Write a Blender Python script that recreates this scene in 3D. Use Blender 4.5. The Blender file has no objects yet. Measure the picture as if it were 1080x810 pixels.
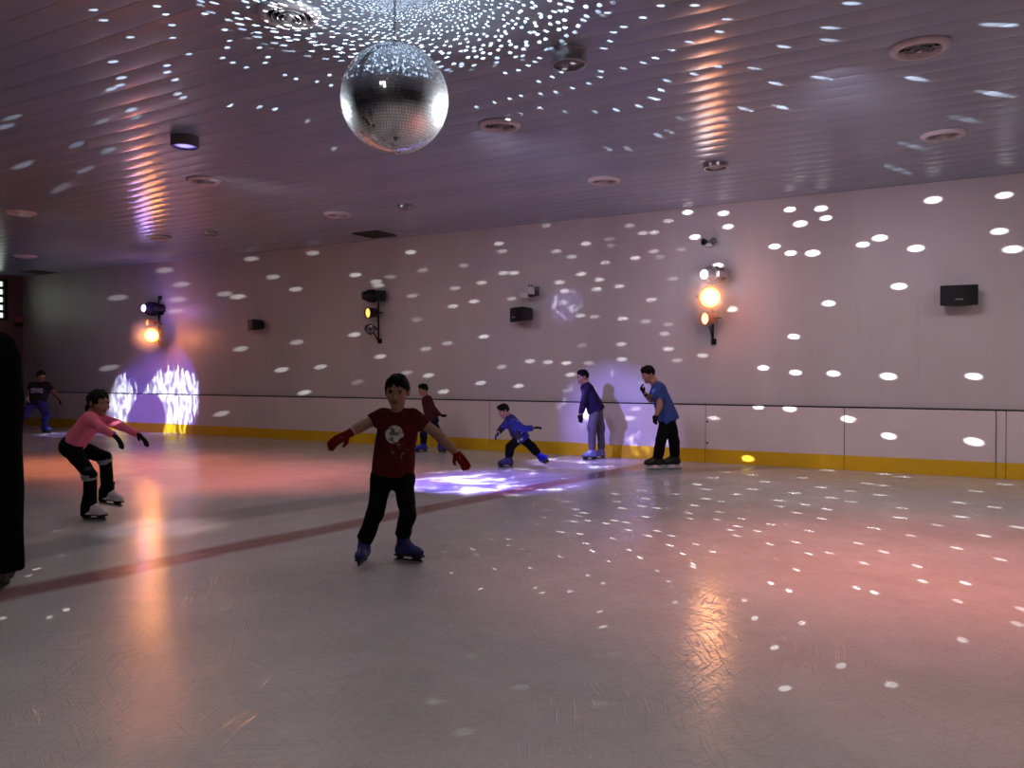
import bpy, bmesh, math, random
import numpy as np
from mathutils import Vector, Matrix

random.seed(7)
rng = np.random.default_rng(11)
SC = bpy.context.scene
COL = SC.collection
PI = math.pi

# ------------------------------------------------------------------ camera geometry
F_PX, H_CAM = 850.0, 1.35
YAW = math.radians(29.54)
PITCH = math.atan(11.0 / F_PX)
W = 12.15            # far wall plane y
XL = -21.7           # left wall plane x
XR = 12.5
YB = -9.0
ZC = 3.90            # ceiling
cz, sz = math.cos(YAW), math.sin(YAW)
RIGHT = np.array([cz, sz, 0.0])
FWDH = np.array([-sz, cz, 0.0])
ZAX = np.array([0.0, 0.0, 1.0])
FWD = FWDH * math.cos(PITCH) - ZAX * math.sin(PITCH)
UPC = FWDH * math.sin(PITCH) + ZAX * math.cos(PITCH)
CAM = np.array([0.0, 0.0, H_CAM])

def ray(u, v):
    return FWD + RIGHT * ((u - 540) / F_PX) - UPC * ((v - 405) / F_PX)
def on_floor(u, v, z=0.0):
    d = ray(u, v); return CAM + d * ((z - H_CAM) / d[2])
def on_wall(u, v, off=0.0):
    d = ray(u, v); return CAM + d * ((W - off) / d[1])
def on_left(u, v):
    d = ray(u, v); return CAM + d * (XL / d[0])
def at_depth(u, v, dep):
    return CAM + ray(u, v) * dep
def hit_room(u, v):
    d = ray(u, v); best = None
    for nm, t in (('wall', (W - 0.0) / d[1] if d[1] > 1e-6 else -1),
                  ('ceil', (ZC - H_CAM) / d[2] if d[2] > 1e-6 else -1),
                  ('floor', -H_CAM / d[2] if d[2] < -1e-6 else -1),
                  ('left', XL / d[0] if d[0] < -1e-6 else -1)):
        if t > 0 and (best is None or t < best[1]): best = (nm, t)
    return best[0], CAM + d * best[1]

# ------------------------------------------------------------------ materials
def lin(c):
    return tuple(((x / 12.92) if x <= 0.04045 else ((x + 0.055) / 1.055) ** 2.4) for x in c)
class NT:
    """small helper to write node trees"""
    def __init__(s, tree): s.t = tree; s.n = tree.nodes; s.l = tree.links
    def new(s, kind, **kw):
        nd = s.n.new(kind)
        for k, v in kw.items(): setattr(nd, k, v)
        return nd
    def put(s, sock, val):
        if hasattr(val, 'is_linked') or isinstance(val, bpy.types.NodeSocket): s.l.new(val, sock)
        else: sock.default_value = val
    def math(s, op, a, b=0.0, c=None, clamp=False):
        nd = s.new('ShaderNodeMath', operation=op, use_clamp=clamp)
        s.put(nd.inputs[0], a); s.put(nd.inputs[1], b)
        if c is not None: s.put(nd.inputs[2], c)
        return nd.outputs[0]
    def noise(s, vec, scale, detail=3, rough=0.5, dim='3D', dist=0.0):
        nd = s.new('ShaderNodeTexNoise', noise_dimensions=dim)
        if vec is not None: s.l.new(vec, nd.inputs['Vector'])
        nd.inputs['Scale'].default_value = scale; nd.inputs['Detail'].default_value = detail
        nd.inputs['Roughness'].default_value = rough; nd.inputs['Distortion'].default_value = dist
        return nd.outputs['Fac']
    def mapping(s, vec, scale=(1, 1, 1), rot=(0, 0, 0), loc=(0, 0, 0)):
        nd = s.new('ShaderNodeMapping'); s.l.new(vec, nd.inputs['Vector'])
        nd.inputs['Scale'].default_value = scale; nd.inputs['Rotation'].default_value = rot; nd.inputs['Location'].default_value = loc
        return nd.outputs[0]
    def ramp(s, fac, stops):
        nd = s.new('ShaderNodeValToRGB'); s.l.new(fac, nd.inputs[0])
        e = nd.color_ramp.elements
        while len(e) < len(stops): e.new(0.5)
        for i, (p, c) in enumerate(stops):
            e[i].position = p
            e[i].color = (c[0], c[1], c[2], 1) if isinstance(c, (tuple, list)) else (c, c, c, 1)
        return nd.outputs['Color']
    def mix(s, fac, a, b, blend='MIX'):
        nd = s.new('ShaderNodeMix', data_type='RGBA', blend_type=blend)
        s.put(nd.inputs[0], fac)
        for i, v in ((6, a), (7, b)):
            if isinstance(v, (tuple, list)): nd.inputs[i].default_value = (v[0], v[1], v[2], 1)
            else: s.l.new(v, nd.inputs[i])
        return nd.outputs[2]
    def smooth(s, x, a, b):
        nd = s.new('ShaderNodeMapRange', interpolation_type='SMOOTHSTEP')
        s.put(nd.inputs[0], x); nd.inputs[1].default_value = a; nd.inputs[2].default_value = b
        return nd.outputs[0]
    def sep(s, vec):
        nd = s.new('ShaderNodeSeparateXYZ'); s.l.new(vec, nd.inputs[0]); return nd.outputs
    def comb(s, x, y, z=0.0):
        nd = s.new('ShaderNodeCombineXYZ')
        for i, v in enumerate((x, y, z)): s.put(nd.inputs[i], v)
        return nd.outputs[0]
    def bump(s, h, strength, dist=0.01):
        nd = s.new('ShaderNodeBump'); s.l.new(h, nd.inputs['Height'])
        nd.inputs['Strength'].default_value = strength; nd.inputs['Distance'].default_value = dist
        return nd.outputs[0]

def new_mat(name):
    m = bpy.data.materials.new(name); m.use_nodes = True
    t = NT(m.node_tree); bs = t.n['Principled BSDF']
    return m, t, bs

def mat(name, col, rough=0.6, metal=0.0, spec=0.4, var=0.12, scale=9.0, bump=0.0, bscale=60.0, coat=0.0):
    """plain surface with a little procedural variation (col in sRGB)"""
    m, t, bs = new_mat(name)
    c = lin(col)
    tc = t.new('ShaderNodeTexCoord').outputs['Object']
    n = t.noise(tc, scale, 4)
    lo = tuple(x * (1 - var) for x in c); hi = tuple(min(1, x * (1 + var)) for x in c)
    t.l.new(t.ramp(n, [(0.3, lo), (0.7, hi)]), bs.inputs['Base Color'])
    bs.inputs['Roughness'].default_value = rough; bs.inputs['Metallic'].default_value = metal
    bs.inputs['Specular IOR Level'].default_value = spec; bs.inputs['Coat Weight'].default_value = coat
    if bump: t.l.new(t.bump(t.noise(tc, bscale, 3), bump, 0.004), bs.inputs['Normal'])
    return m

def lens_mat(name, col, strength, edge=0.25, R=0.1):
    """lamp lens: hot in the middle, cooler at its rim (it really emits)"""
    m, t, bs = new_mat(name)
    tc = t.new('ShaderNodeTexCoord').outputs['Object']
    x = t.sep(tc)
    r = t.math('SQRT', t.math('ADD', t.math('MULTIPLY', x[0], x[0]), t.math('MULTIPLY', x[1], x[1])))
    f = t.smooth(t.math('DIVIDE', r, R), 1.0, 0.25)
    bs.inputs['Base Color'].default_value = (0.02, 0.02, 0.02, 1)
    bs.inputs['Emission Color'].default_value = (*col, 1)
    t.l.new(t.math('ADD', t.math('MULTIPLY', f, strength * (1 - edge)), strength * edge), bs.inputs['Emission Strength'])
    bs.inputs['Roughness'].default_value = 0.2
    return m

# ------------------------------------------------------------------ object helpers
def tag(o, label=None, cat=None, group=None, kind=None):
    for k, v in (('label', label), ('category', cat), ('group', group), ('kind', kind)):
        if v: o[k] = v
    return o
def empty(name, loc=(0, 0, 0), rot=(0, 0, 0), label=None, cat=None, group=None):
    o = bpy.data.objects.new(name, None); COL.objects.link(o)
    o.location = tuple(float(x) for x in loc); o.rotation_euler = rot
    o.empty_display_size = 0.1
    return tag(o, label, cat, group)
def link_mesh(name, me, mats, parent=None, smooth=False):
    o = bpy.data.objects.new(name, me); COL.objects.link(o)
    for m in (mats if isinstance(mats, (list, tuple)) else [mats]): me.materials.append(m)
    if parent is not None: o.parent = parent
    if smooth: me.polygons.foreach_set('use_smooth', [True] * len(me.polygons))
    return o
def bm_obj(name, bm, mats, parent=None, smooth=False, auto=None):
    bmesh.ops.recalc_face_normals(bm, faces=bm.faces)
    me = bpy.data.meshes.new(name); bm.to_mesh(me); bm.free()
    o = link_mesh(name, me, mats, parent, smooth or auto is not None)
    if auto is not None:
        me.set_sharp_from_angle(angle=math.radians(auto))
    return o
def bx(bm, lo, hi, bevel=0.0, M=None, segs=2):
    r = bmesh.ops.create_cube(bm, size=1.0); vs = r['verts']
    for v in vs:
        v.co = Vector([lo[i] + (v.co[i] + 0.5) * (hi[i] - lo[i]) for i in range(3)])
    if bevel:
        es = list({e for v in vs for e in v.link_edges})
        rr = bmesh.ops.bevel(bm, geom=es, offset=bevel, segments=segs, profile=0.6, affect='EDGES')
        vs = list({v for f in rr['faces'] for v in f.verts} | {v for v in vs if v.is_valid})
    if M is not None:
        for v in vs: v.co = M @ v.co
    return vs
def lathe(bm, prof, n=32, M=None, closed=True):
    """revolve (r, z) profile about z"""
    rings = []
    for r, z in prof:
        if r < 1e-6:
            rings.append([bm.verts.new((0, 0, z))])
        else:
            rings.append([bm.verts.new((r * math.cos(2 * PI * i / n), r * math.sin(2 * PI * i / n), z)) for i in range(n)])
    for a, b in zip(rings[:-1], rings[1:]):
        for i in range(n):
            j = (i + 1) % n
            if len(a) == 1 and len(b) == 1: continue
            if len(a) == 1: bm.faces.new((a[0], b[i], b[j]))
            elif len(b) == 1: bm.faces.new((a[i], b[0], a[j]))
            else: bm.faces.new((a[i], b[i], b[j], a[j]))
    if M is not None:
        for ring in rings:
            for v in ring: v.co = M @ v.co
def tube(bm, pts, r, n=8):
    pts = [Vector(p) for p in pts]; rings = []
    for i, p in enumerate(pts):
        d = (pts[min(i + 1, len(pts) - 1)] - pts[max(i - 1, 0)]).normalized()
        a = d.cross(Vector((0, 0, 1)))
        if a.length < 1e-3: a = d.cross(Vector((1, 0, 0)))
        a.normalize(); b = d.cross(a)
        rings.append([bm.verts.new(p + (a * math.cos(2 * PI * k / n) + b * math.sin(2 * PI * k / n)) * r) for k in range(n)])
    for A, B in zip(rings[:-1], rings[1:]):
        for k in range(n):
            bm.faces.new((A[k], A[(k + 1) % n], B[(k + 1) % n], B[k]))
    bm.faces.new(rings[0]); bm.faces.new(list(reversed(rings[-1])))
def aim_matrix(d):
    """rotation taking +Z to d with x kept level"""
    d = Vector(d).normalized()
    x = Vector((0, 0, 1)).cross(d)
    if x.length < 1e-3: x = Vector((1, 0, 0))
    x.normalize(); y = d.cross(x)
    return Matrix((x, y, d)).transposed()

# ------------------------------------------------------------------ lights
def point(loc, power, col, r=0.05, name='lamp_light', spec=1.0):
    l = bpy.data.lights.new(name, 'POINT'); l.energy = power; l.color = col; l.shadow_soft_size = r; l.specular_factor = spec
    o = bpy.data.objects.new(name, l); COL.objects.link(o); o.location = tuple(map(float, loc)); return o
def spot(loc, target, power, col, ang, blend=0.5, r=0.03, name='spot_light', spec=1.0, scale=None):
    l = bpy.data.lights.new(name, 'SPOT'); l.energy = power; l.color = col; l.spot_size = math.radians(ang); l.spot_blend = blend
    l.shadow_soft_size = r; l.specular_factor = spec
    o = bpy.data.objects.new(name, l); COL.objects.link(o)
    o.location = tuple(map(float, loc))
    d = Vector(tuple(map(float, target))) - o.location
    o.rotation_euler = d.to_track_quat('-Z', 'Y').to_euler()
    if scale: o.scale = scale
    return o
def gobo(o):
    """node tree of a lamp: returns helper, (x, y) of the projected slide, emission strength socket, colour socket"""
    l = o.data; l.use_nodes = True
    t = NT(l.node_tree); em = [n for n in t.n if n.type == 'EMISSION'][0]
    tc = t.new('ShaderNodeTexCoord').outputs['Normal']
    s = t.sep(tc)
    return t, t.math('DIVIDE', s[0], s[2]), t.math('DIVIDE', s[1], s[2]), em.inputs['Strength'], em.inputs['Color']

# ================================================================== MATERIALS
def ice_material():
    m, t, bs = new_mat('rink_ice')
    P = t.new('ShaderNodeNewGeometry').outputs['Position']
    x = t.sep(P)
    cloud = t.noise(P, 0.55, 5, 0.6)
    fine = t.noise(P, 9.0, 4, 0.6)
    base = t.ramp(cloud, [(0.32, lin((0.74, 0.72, 0.71))), (0.68, lin((0.86, 0.84, 0.83)))])
    base = t.mix(t.math('MULTIPLY', fine, 0.25), base, lin((0.66, 0.64, 0.64)))
    # red line painted below the ice and a blue-grey band, with soft edges
    wob = t.math('MULTIPLY', t.math('SUBTRACT', t.noise(P, 1.3, 3), 0.5), 0.10)
    def band(p0, p1, p2, w, soft):
        # signed distance to the line p0-p2, bent through p1 (quadratic in its own length)
        a, b, mid = np.array(p0[:2]), np.array(p2[:2]), np.array(p1[:2])
        L = np.linalg.norm(b - a); d = (b - a) / L; n = np.array([-d[1], d[0]])
        tm = np.dot(mid - a, d) / L; k = np.dot(mid - a, n) / max(1e-6, (4 * tm * (1 - tm)))
        al = t.math('ADD', t.math('MULTIPLY', x[0], d[0] / L), t.math('ADD', t.math('MULTIPLY', x[1], d[1] / L), -np.dot(a, d) / L))
        di = t.math('ADD', t.math('MULTIPLY', x[0], n[0]), t.math('ADD', t.math('MULTIPLY', x[1], n[1]), -np.dot(a, n)))
        bow = t.math('MULTIPLY', t.math('MULTIPLY', al, t.math('SUBTRACT', 1.0, al)), 4 * k)
        e = t.math('ABSOLUTE', t.math('ADD', t.math('SUBTRACT', di, bow), wob))
        return t.smooth(e, w / 2 + soft, w / 2 - soft)
    red = band(on_floor(-5, 629), on_floor(300, 567), on_floor(640, 499), 0.30, 0.07)
    base = t.mix(t.math('MULTIPLY', red, 0.80), base, lin((0.50, 0.16, 0.20)))
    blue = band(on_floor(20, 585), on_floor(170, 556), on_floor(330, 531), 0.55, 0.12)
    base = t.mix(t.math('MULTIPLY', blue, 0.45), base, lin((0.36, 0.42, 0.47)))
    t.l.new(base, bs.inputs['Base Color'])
    # skate scratches: long thin grooves in many directions
    hs = []
    nz = t.new('ShaderNodeTexNoise'); t.l.new(P, nz.inputs['Vector']); nz.inputs['Scale'].default_value = 0.5; nz.inputs['Detail'].default_value = 1
    sc2 = t.new('ShaderNodeVectorMath', operation='SCALE'); t.l.new(nz.outputs['Color'], sc2.inputs[0]); sc2.inputs['Scale'].default_value = 1.0
    dist = t.new('ShaderNodeVectorMath', operation='ADD')
    t.l.new(P, dist.inputs[0]); t.l.new(sc2.outputs[0], dist.inputs[1])
    for i, (rot, ln, wd, th) in enumerate(((0.55, .30, .016, .64), (1.35, .34, .018, .65), (-0.35, .28, .016, .65), (2.2, .40, .02, .66), (0.95, .16, .010, .65), (-.9, .22, .012, .66))):
        mp = t.new('ShaderNodeMapping', vector_type='TEXTURE'); t.l.new(dist.outputs[0], mp.inputs['Vector'])
        mp.inputs['Scale'].default_value = (ln, wd, 1); mp.inputs['Rotation'].default_value = (0, 0, rot); mp.inputs['Location'].default_value = (i * 3.1, i * 1.7, 0)
        n = t.noise(mp.outputs[0], 1.0, 2, 0.5, '2D')
        hs.append(t.smooth(n, th - 0.03, th + 0.05))
    h = hs[0]
    for k in hs[1:]: h = t.math('ADD', h, k)
    h = t.math('ADD', h, t.math('MULTIPLY', t.noise(P, 45, 3, 0.6), 0.35))
    scr = t.math('MINIMUM', h, 1.0)
    hb = t.math('ADD', t.math('MULTIPLY', h, 0.85), t.math('MULTIPLY', t.noise(P, 4.0, 2, 0.5), 1.1))
    t.l.new(t.bump(hb, 0.30, 0.006), bs.inputs['Normal'])
    # freshly flooded and glossier towards the far side, worn matt nearer
    fd = t.math('ADD', t.math('MULTIPLY', x[0], float(FWDH[0])), t.math('ADD', t.math('MULTIPLY', x[1], float(FWDH[1])), t.math('MULTIPLY', t.math('SUBTRACT', cloud, 0.5), 3.0)))
    rr = t.math('ADD', t.math('SUBTRACT', 0.205, t.math('MULTIPLY', t.smooth(fd, 3.2, 6.6), 0.10)), t.math('MULTIPLY', t.noise(P, 2.2, 4, 0.6), 0.06))
    t.l.new(rr, bs.inputs['Roughness'])
    # the walls of the skate cuts are little mirrors
    gls = t.new('ShaderNodeBsdfAnisotropic'); gls.inputs['Color'].default_value = (0.9, 0.9, 0.92, 1); gls.inputs['Roughness'].default_value = 0.14
    t.l.new(t.bump(t.math('ADD', h, t.math('MULTIPLY', t.noise(P, 90, 2, 0.5), 0.7)), 0.8, 0.006), gls.inputs['Normal'])
    mx = t.new('ShaderNodeMixShader')
    t.l.new(t.math('MULTIPLY', scr, 0.07), mx.inputs[0]); t.l.new(bs.outputs[0], mx.inputs[1]); t.l.new(gls.outputs[0], mx.inputs[2])
    t.l.new(mx.outputs[0], [n for n in t.n if n.type == 'OUTPUT_MATERIAL'][0].inputs[0])
    bs.inputs['Specular IOR Level'].default_value = 0.35
    return m

def wall_material():
    m, t, bs = new_mat('painted_wall')
    P = t.new('ShaderNodeNewGeometry').outputs['Position']
    n = t.noise(t.mapping(P, scale=(1, 1, 0.25)), 0.9, 5, 0.6)
    base = t.ramp(n, [(0.3, lin((0.74, 0.70, 0.70))), (0.7, lin((0.80, 0.765, 0.765)))])
    drip = t.noise(t.mapping(P, scale=(6, 6, 0.35)), 1.0, 4, 0.65)
    base = t.mix(t.math('MULTIPLY', t.smooth(drip, 0.60, 0.80), 0.35), base, lin((0.66, 0.61, 0.60)))
    t.l.new(base, bs.inputs['Base Color'])
    t.l.new(t.math('ADD', 0.33, t.math('MULTIPLY', drip, 0.14)), bs.inputs['Roughness'])
    bs.inputs['Specular IOR Level'].default_value = 0.45
    t.l.new(t.bump(t.noise(t.mapping(P, scale=(1, 1, 2.2)), 3.0, 3), 0.15, 0.02), bs.inputs['Normal'])
    return m

def ceiling_material():
    m, t, bs = new_mat('ceiling_metal_planks')
    P = t.new('ShaderNodeNewGeometry').outputs['Position']
    n = t.noise(t.mapping(P, scale=(0.2, 2.0, 1)), 0.9, 4, 0.6)
    t.l.new(t.ramp(n, [(0.3, lin((0.55, 0.60, 0.68))), (0.7, lin((0.61, 0.66, 0.73)))]), bs.inputs['Base Color'])
    bs.inputs['Roughness'].default_value = 0.21
    bs.inputs['Specular IOR Level'].default_value = 0.5
    return m

M_ICE, M_WALL, M_CEIL = ice_material(), wall_material(), ceiling_material()
M_DARKWALL = mat('dim_back_wall', (0.30, 0.27, 0.28), 0.7)
M_LEFTWALL = mat('dull_red_grey_wall', (0.42, 0.33, 0.33), 0.6)
M_BOARD = mat('white_barrier_plastic', (0.86, 0.80, 0.79), 0.32, spec=0.45, var=0.05, scale=1.5)
M_KICK = mat('yellow_kick_strip', (0.87, 0.68, 0.10), 0.38, var=0.08, scale=2.0)
M_GAP = mat('dark_joint', (0.10, 0.09, 0.10), 0.8)
M_BLACK = mat('black_plastic', (0.075, 0.07, 0.075), 0.45, var=0.25)
M_BLACKMET = mat('black_painted_metal', (0.09, 0.085, 0.09), 0.4, metal=0.3, var=0.2)
M_GRILLE = mat('speaker_grille_mesh', (0.06, 0.055, 0.06), 0.6, bump=0.6, bscale=220)
M_CHROME = mat('brushed_silver', (0.72, 0.71, 0.72), 0.28, metal=0.9, var=0.08)
M_WHITEPL = mat('white_plastic', (0.80, 0.79, 0.80), 0.4, var=0.05)
M_VENT = mat('grey_white_vent_metal', (0.82, 0.80, 0.83), 0.25, spec=0.5, var=0.05)
M_VOID = mat('dark_duct_inside', (0.05, 0.045, 0.05), 0.8)
M_GREY = mat('mid_grey_plastic', (0.42, 0.40, 0.42), 0.5)

# ================================================================== ROOM
def plane_struct(name, quad, m):
    bm = bmesh.new()
    vs = [bm.verts.new(q) for q in quad]; bm.faces.new(vs)
    me = bpy.data.meshes.new(name); bm.to_mesh(me); bm.free()
    return tag(link_mesh(name, me, m), kind='structure')
def box_struct(name, lo, hi, m):
    bm = bmesh.new(); bx(bm, lo, hi); return tag(bm_obj(name, bm, m), kind='structure')

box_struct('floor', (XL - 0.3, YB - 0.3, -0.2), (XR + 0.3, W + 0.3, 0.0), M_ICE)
box_struct('wall_back', (XL - 0.3, W, 0.0), (XR + 0.3, W + 0.25, ZC + 0.3), M_WALL)
box_struct('wall_left', (XL - 0.25, YB, 0.0), (XL, W, ZC + 0.3), M_LEFTWALL)
box_struct('wall_right', (XR, YB, 0.0), (XR + 0.25, W, ZC + 0.3), M_DARKWALL)
box_struct('wall_front', (XL - 0.3, YB - 0.25, 0.0), (XR + 0.3, YB, ZC + 0.3), M_DARKWALL)
# ceiling of long bowed planks running along the far wall
bm = bmesh.new()
PW, SAG = 0.26, 0.0055
npl = int((W - YB) / PW) + 1
for k in range(npl):
    y1 = W - k * PW; y0 = y1 - PW
    rows = []
    ns = 10
    for i in range(ns + 1):
        f = i / ns
        y = y0 + 0.003 + (PW - 0.006) * f
        z = ZC - SAG * 4 * f * (1 - f)
        rows.append((y, z))
    prof = [(y0, ZC + 0.004)] + rows + [(y1, ZC + 0.004)]
    prev = None
    for (y, z) in prof:
        a = bm.verts.new((XL, y, z)); b = bm.verts.new((XR, y, z))
        if prev: bm.faces.new((prev[0], prev[1], b, a))
        prev = (a, b)
tag(bm_obj('ceiling', bm, M_CEIL, auto=35), kind='structure')
# louvred window high in the left wall
win = empty('window_1', (XL, 10.4, 2.75)); win['kind'] = 'structure'
def pane_material():
    m, t, bs = new_mat('daylit_frosted_pane')
    tc = t.new('ShaderNodeTexCoord').outputs['Object']
    n = t.noise(tc, 4.0, 3)
    bs.inputs['Base Color'].default_value = (0.3, 0.33, 0.3, 1)
    t.l.new(t.ramp(n, [(0.3, (0.45, 0.55, 0.48)), (0.7, (0.8, 0.95, 0.85))]), bs.inputs['Emission Color'])
    bs.inputs['Emission Strength'].default_value = 1.6
    return m
bm = bmesh.new(); bx(bm, (0.005, -1.25, 0.0), (0.02, 1.25, 1.0)); bm_obj('pane', bm, pane_material(), win)
bm = bmesh.new()
for z in np.arange(0.0, 1.01, 0.2): bx(bm, (0.015, -1.28, z - 0.035), (0.08, 1.28, z + 0.035))
for y in (-1.27, -0.65, 0.0, 0.65, 1.27): bx(bm, (0.012, y - 0.05, -0.035), (0.085, y + 0.05, 1.035))
bm_obj('window_frame', bm, M_BLACK, win)

# ------------------------------------------------------------------ barrier along the far wall
BT = 0.868; KH = 0.205
bar = empty('rink_barrier', (0, W - 0.05, 0), label='long low white barrier with yellow kick strip along the far wall', cat='barrier')
bxs = [on_wall(u, 450)[0] for u in (518, 745, 891, 1061)]
step = np.diff(bxs).mean()
edges = [XL + 0.01]
x = bxs[0]
left = []
while x - step > XL + 0.3: x -= step; left.append(x)
edges += left[::-1] + bxs
x = bxs[-1]
while x + step < XR - 0.3: x += step; edges.append(x)
edges.append(XR - 0.01)
BY0, BY1 = 0.0, 0.045
for a, b in zip(edges[:-1], edges[1:]):
    bm = bmesh.new(); bx(bm, (a + 0.004, BY0, KH), (b - 0.004, BY1, BT), 0.003)
    p = bm_obj('panel', bm, M_BOARD, bar)
    bm = bmesh.new(); bx(bm, (a + 0.003, BY0 - 0.012, 0.0), (b - 0.003, BY1, KH), 0.004)
    bm_obj('kick_strip', bm, M_KICK, bar)
bm = bmesh.new(); bx(bm, (XL + 0.01, BY0 + 0.012, 0.0), (XR - 0.01, BY1 + 0.002, BT + 0.001))
bm_obj('joint_backing', bm, M_GAP, bar)
bm = bmesh.new(); bx(bm, (XL + 0.01, BY0 - 0.004, BT + 0.001), (XR - 0.01, BY1 + 0.004, BT + 0.020), 0.004)
bm_obj('top_seal', bm, M_GAP, bar)
bm = bmesh.new(); bx(bm, (bxs[-1] - 0.113, BY0 - 0.0145, 0.0), (bxs[-1] - 0.107, BY0 + 0.003, BT)); bm_obj('gate_seam', bm, M_GAP, bar)
for z in (0.30, 0.62):
    bm = bmesh.new(); lathe(bm, [(0, 0.0), (0.014, 0.0), (0.014, 0.012), (0, 0.012)], 10, Matrix.Translation((bxs[1] + 0.03, BY0 + 0.002, z)) @ Matrix.Rotation(PI / 2, 4, 'X'))
    bm_obj('bolt', bm, M_GAP, bar)

# ================================================================== MIRROR BALL
BALL_D = 5.35
BC = at_depth(416.5, 104.5, BALL_D)
BR = 56.3 / F_PX * BALL_D
mb = empty('mirror_ball', (BC[0], BC[1], BC[2] - BR), label='large round mirror ball hanging from the ceiling', cat='mirror ball')
def rel(o, p): return tuple(float(a - b) for a, b in zip(p, o.location))
m_core = mat('ball_core', (0.16, 0.16, 0.17), 0.5)
mm, t, bs = new_mat('mirror_facet')
bs.inputs['Base Color'].default_value = (0.80, 0.81, 0.83, 1); bs.inputs['Metallic'].default_value = 1.0
rough_n = t.noise(t.new('ShaderNodeTexCoord').outputs['Object'], 30, 2)
t.l.new(t.math('ADD', 0.045, t.math('MULTIPLY', rough_n, 0.03)), bs.inputs['Roughness'])
gl = t.new('ShaderNodeBsdfAnisotropic'); gl.inputs['Color'].default_value = (0.75, 0.77, 0.8, 1); gl.inputs['Roughness'].default_value = 0.45
mx = t.new('ShaderNodeMixShader'); mx.inputs[0].default_value = 0.22
t.l.new(bs.outputs[0], mx.inputs[1]); t.l.new(gl.outputs[0], mx.inputs[2])
t.l.new(mx.outputs[0], [n for n in t.n if n.type == 'OUTPUT_MATERIAL'][0].inputs[0])
bm = bmesh.new()
lathe(bm, [(0, -BR * 0.992)] + [(BR * 0.992 * math.sin(a), -BR * 0.992 * math.cos(a)) for a in np.linspace(0, PI, 26)[1:-1]] + [(0, BR * 0.992)], 48, Matrix.Translation((0, 0, BR)))
bm_obj('core', bm, m_core, mb, smooth=True)
bm = bmesh.new()
fs = 0.0195
nrow = int(PI * BR / fs)
for r_ in range(nrow):
    th = PI * (r_ + 0.5) / nrow
    nc = max(3, int(2 * PI * BR * math.sin(th) / fs))
    ph0 = rng.random() * 6.28
    for c in range(nc):
        ph = ph0 + 2 * PI * c / nc
        n = Vector((math.sin(th) * math.cos(ph), math.sin(th) * math.sin(ph), math.cos(th)))
        e1 = Vector((math.cos(th) * math.cos(ph), math.cos(th) * math.sin(ph), -math.sin(th)))
        e2 = Vector((-math.sin(ph), math.cos(ph), 0))
        j1, j2 = rng.normal(0, 0.010, 2)
        hw = fs * 0.47
        c0 = n * (BR * 1.0) + Vector((0, 0, BR))
        vs = []
        for s1, s2 in ((-1, -1), (-1, 1), (1, 1), (1, -1)):
            vs.append(bm.verts.new(c0 + e1 * (s1 * hw) + e2 * (s2 * hw) + n * ((s1 * j1 + s2 * j2) * hw)))
        bm.faces.new(vs)
me = bpy.data.meshes.new('mirror_tiles'); bm.normal_update(); bm.to_mesh(me); bm.free()
link_mesh('mirror_tiles', me, mm, mb)
bm = bmesh.new(); lathe(bm, [(0, 2 * BR + 0.03), (0.022, 2 * BR + 0.03), (0.03, 2 * BR + 0.015), (0.055, 2 * BR - 0.004), (0, 2 * BR - 0.004)], 20)
bm_obj('top_cap', bm, M_BLACKMET, mb, auto=40)
bm = bmesh.new()
zc = ZC - mb.location.z
zz = 2 * BR + 0.03
k = 0
while zz < zc - 0.01:
    M_ = Matrix.Translation((0, 0, zz + 0.011)) @ Matrix.Rotation(PI / 2 * (k % 2), 4, 'Z')
    tube(bm, [M_ @ Vector((0.007 * math.cos(a), 0, 0.014 * math.sin(a))) for a in np.linspace(0, 2 * PI, 9)], 0.0022, 5)
    zz += 0.021; k += 1
bm_obj('hanging_chain', bm, M_BLACKMET, mb)
bm = bmesh.new(); lathe(bm, [(0, zc - 0.03), (0.03, zc - 0.03), (0.045, zc - 0.004), (0.0, zc - 0.004)], 20)
bm_obj('ceiling_hook_plate', bm, M_BLACKMET, mb, auto=40)

# ================================================================== CEILING FITTINGS
def ceil_pt(u, v): 
    d = ray(u, v); return CAM + d * ((ZC - 0.006 - H_CAM) / d[2])
def round_vent(u, v, label, R=0.225):
    p = ceil_pt(u, v)
    o = empty('ceiling_vent', (p[0], p[1], ZC - 0.006), label=label, cat='vent', group='round ceiling air vents')
    s = R / 0.225
    bm = bmesh.new()
    lathe(bm, [(0.150 * s, 0.0), (0.158 * s, -0.028), (0.170 * s, -0.036), (0.195 * s, -0.030), (0.225 * s, -0.008), (0.225 * s, 0.003), (0.15 * s, 0.003)], 40)
    bm_obj('outer_ring', bm, M_VENT, o, smooth=True)
    bm = bmesh.new()
    lathe(bm, [(0, 0.002), (0.155 * s, 0.002), (0.155 * s, -0.002), (0, -0.002)], 32)
    bm_obj('duct_opening', bm, M_VOID, o)
    for rr, dz in ((0.120, -0.020), (0.082, -0.026), (0.046, -0.031)):
        bm = bmesh.new()
        lathe(bm, [(rr * s, dz - 0.012), (rr * s + 0.004, dz - 0.013), (rr * s - 0.014, dz + 0.016), (rr * s - 0.018, dz + 0.016), (rr * s, dz - 0.012)], 36)
        bm_obj('cone_ring', bm, M_VENT, o, smooth=True)
    bm = bmesh.new()
    lathe(bm, [(0, -0.044), (0.016 * s, -0.042), (0.022 * s, -0.036), (0.012 * s, -0.018), (0, -0.016)], 20)
    for a in (0, PI / 2): bx(bm, (-0.15 * s, -0.004, -0.022), (0.15 * s, 0.004, -0.014), M=Matrix.Rotation(a, 4, 'Z'))
    bm_obj('centre_boss', bm, M_VENT, o, auto=40)
    return o
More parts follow.
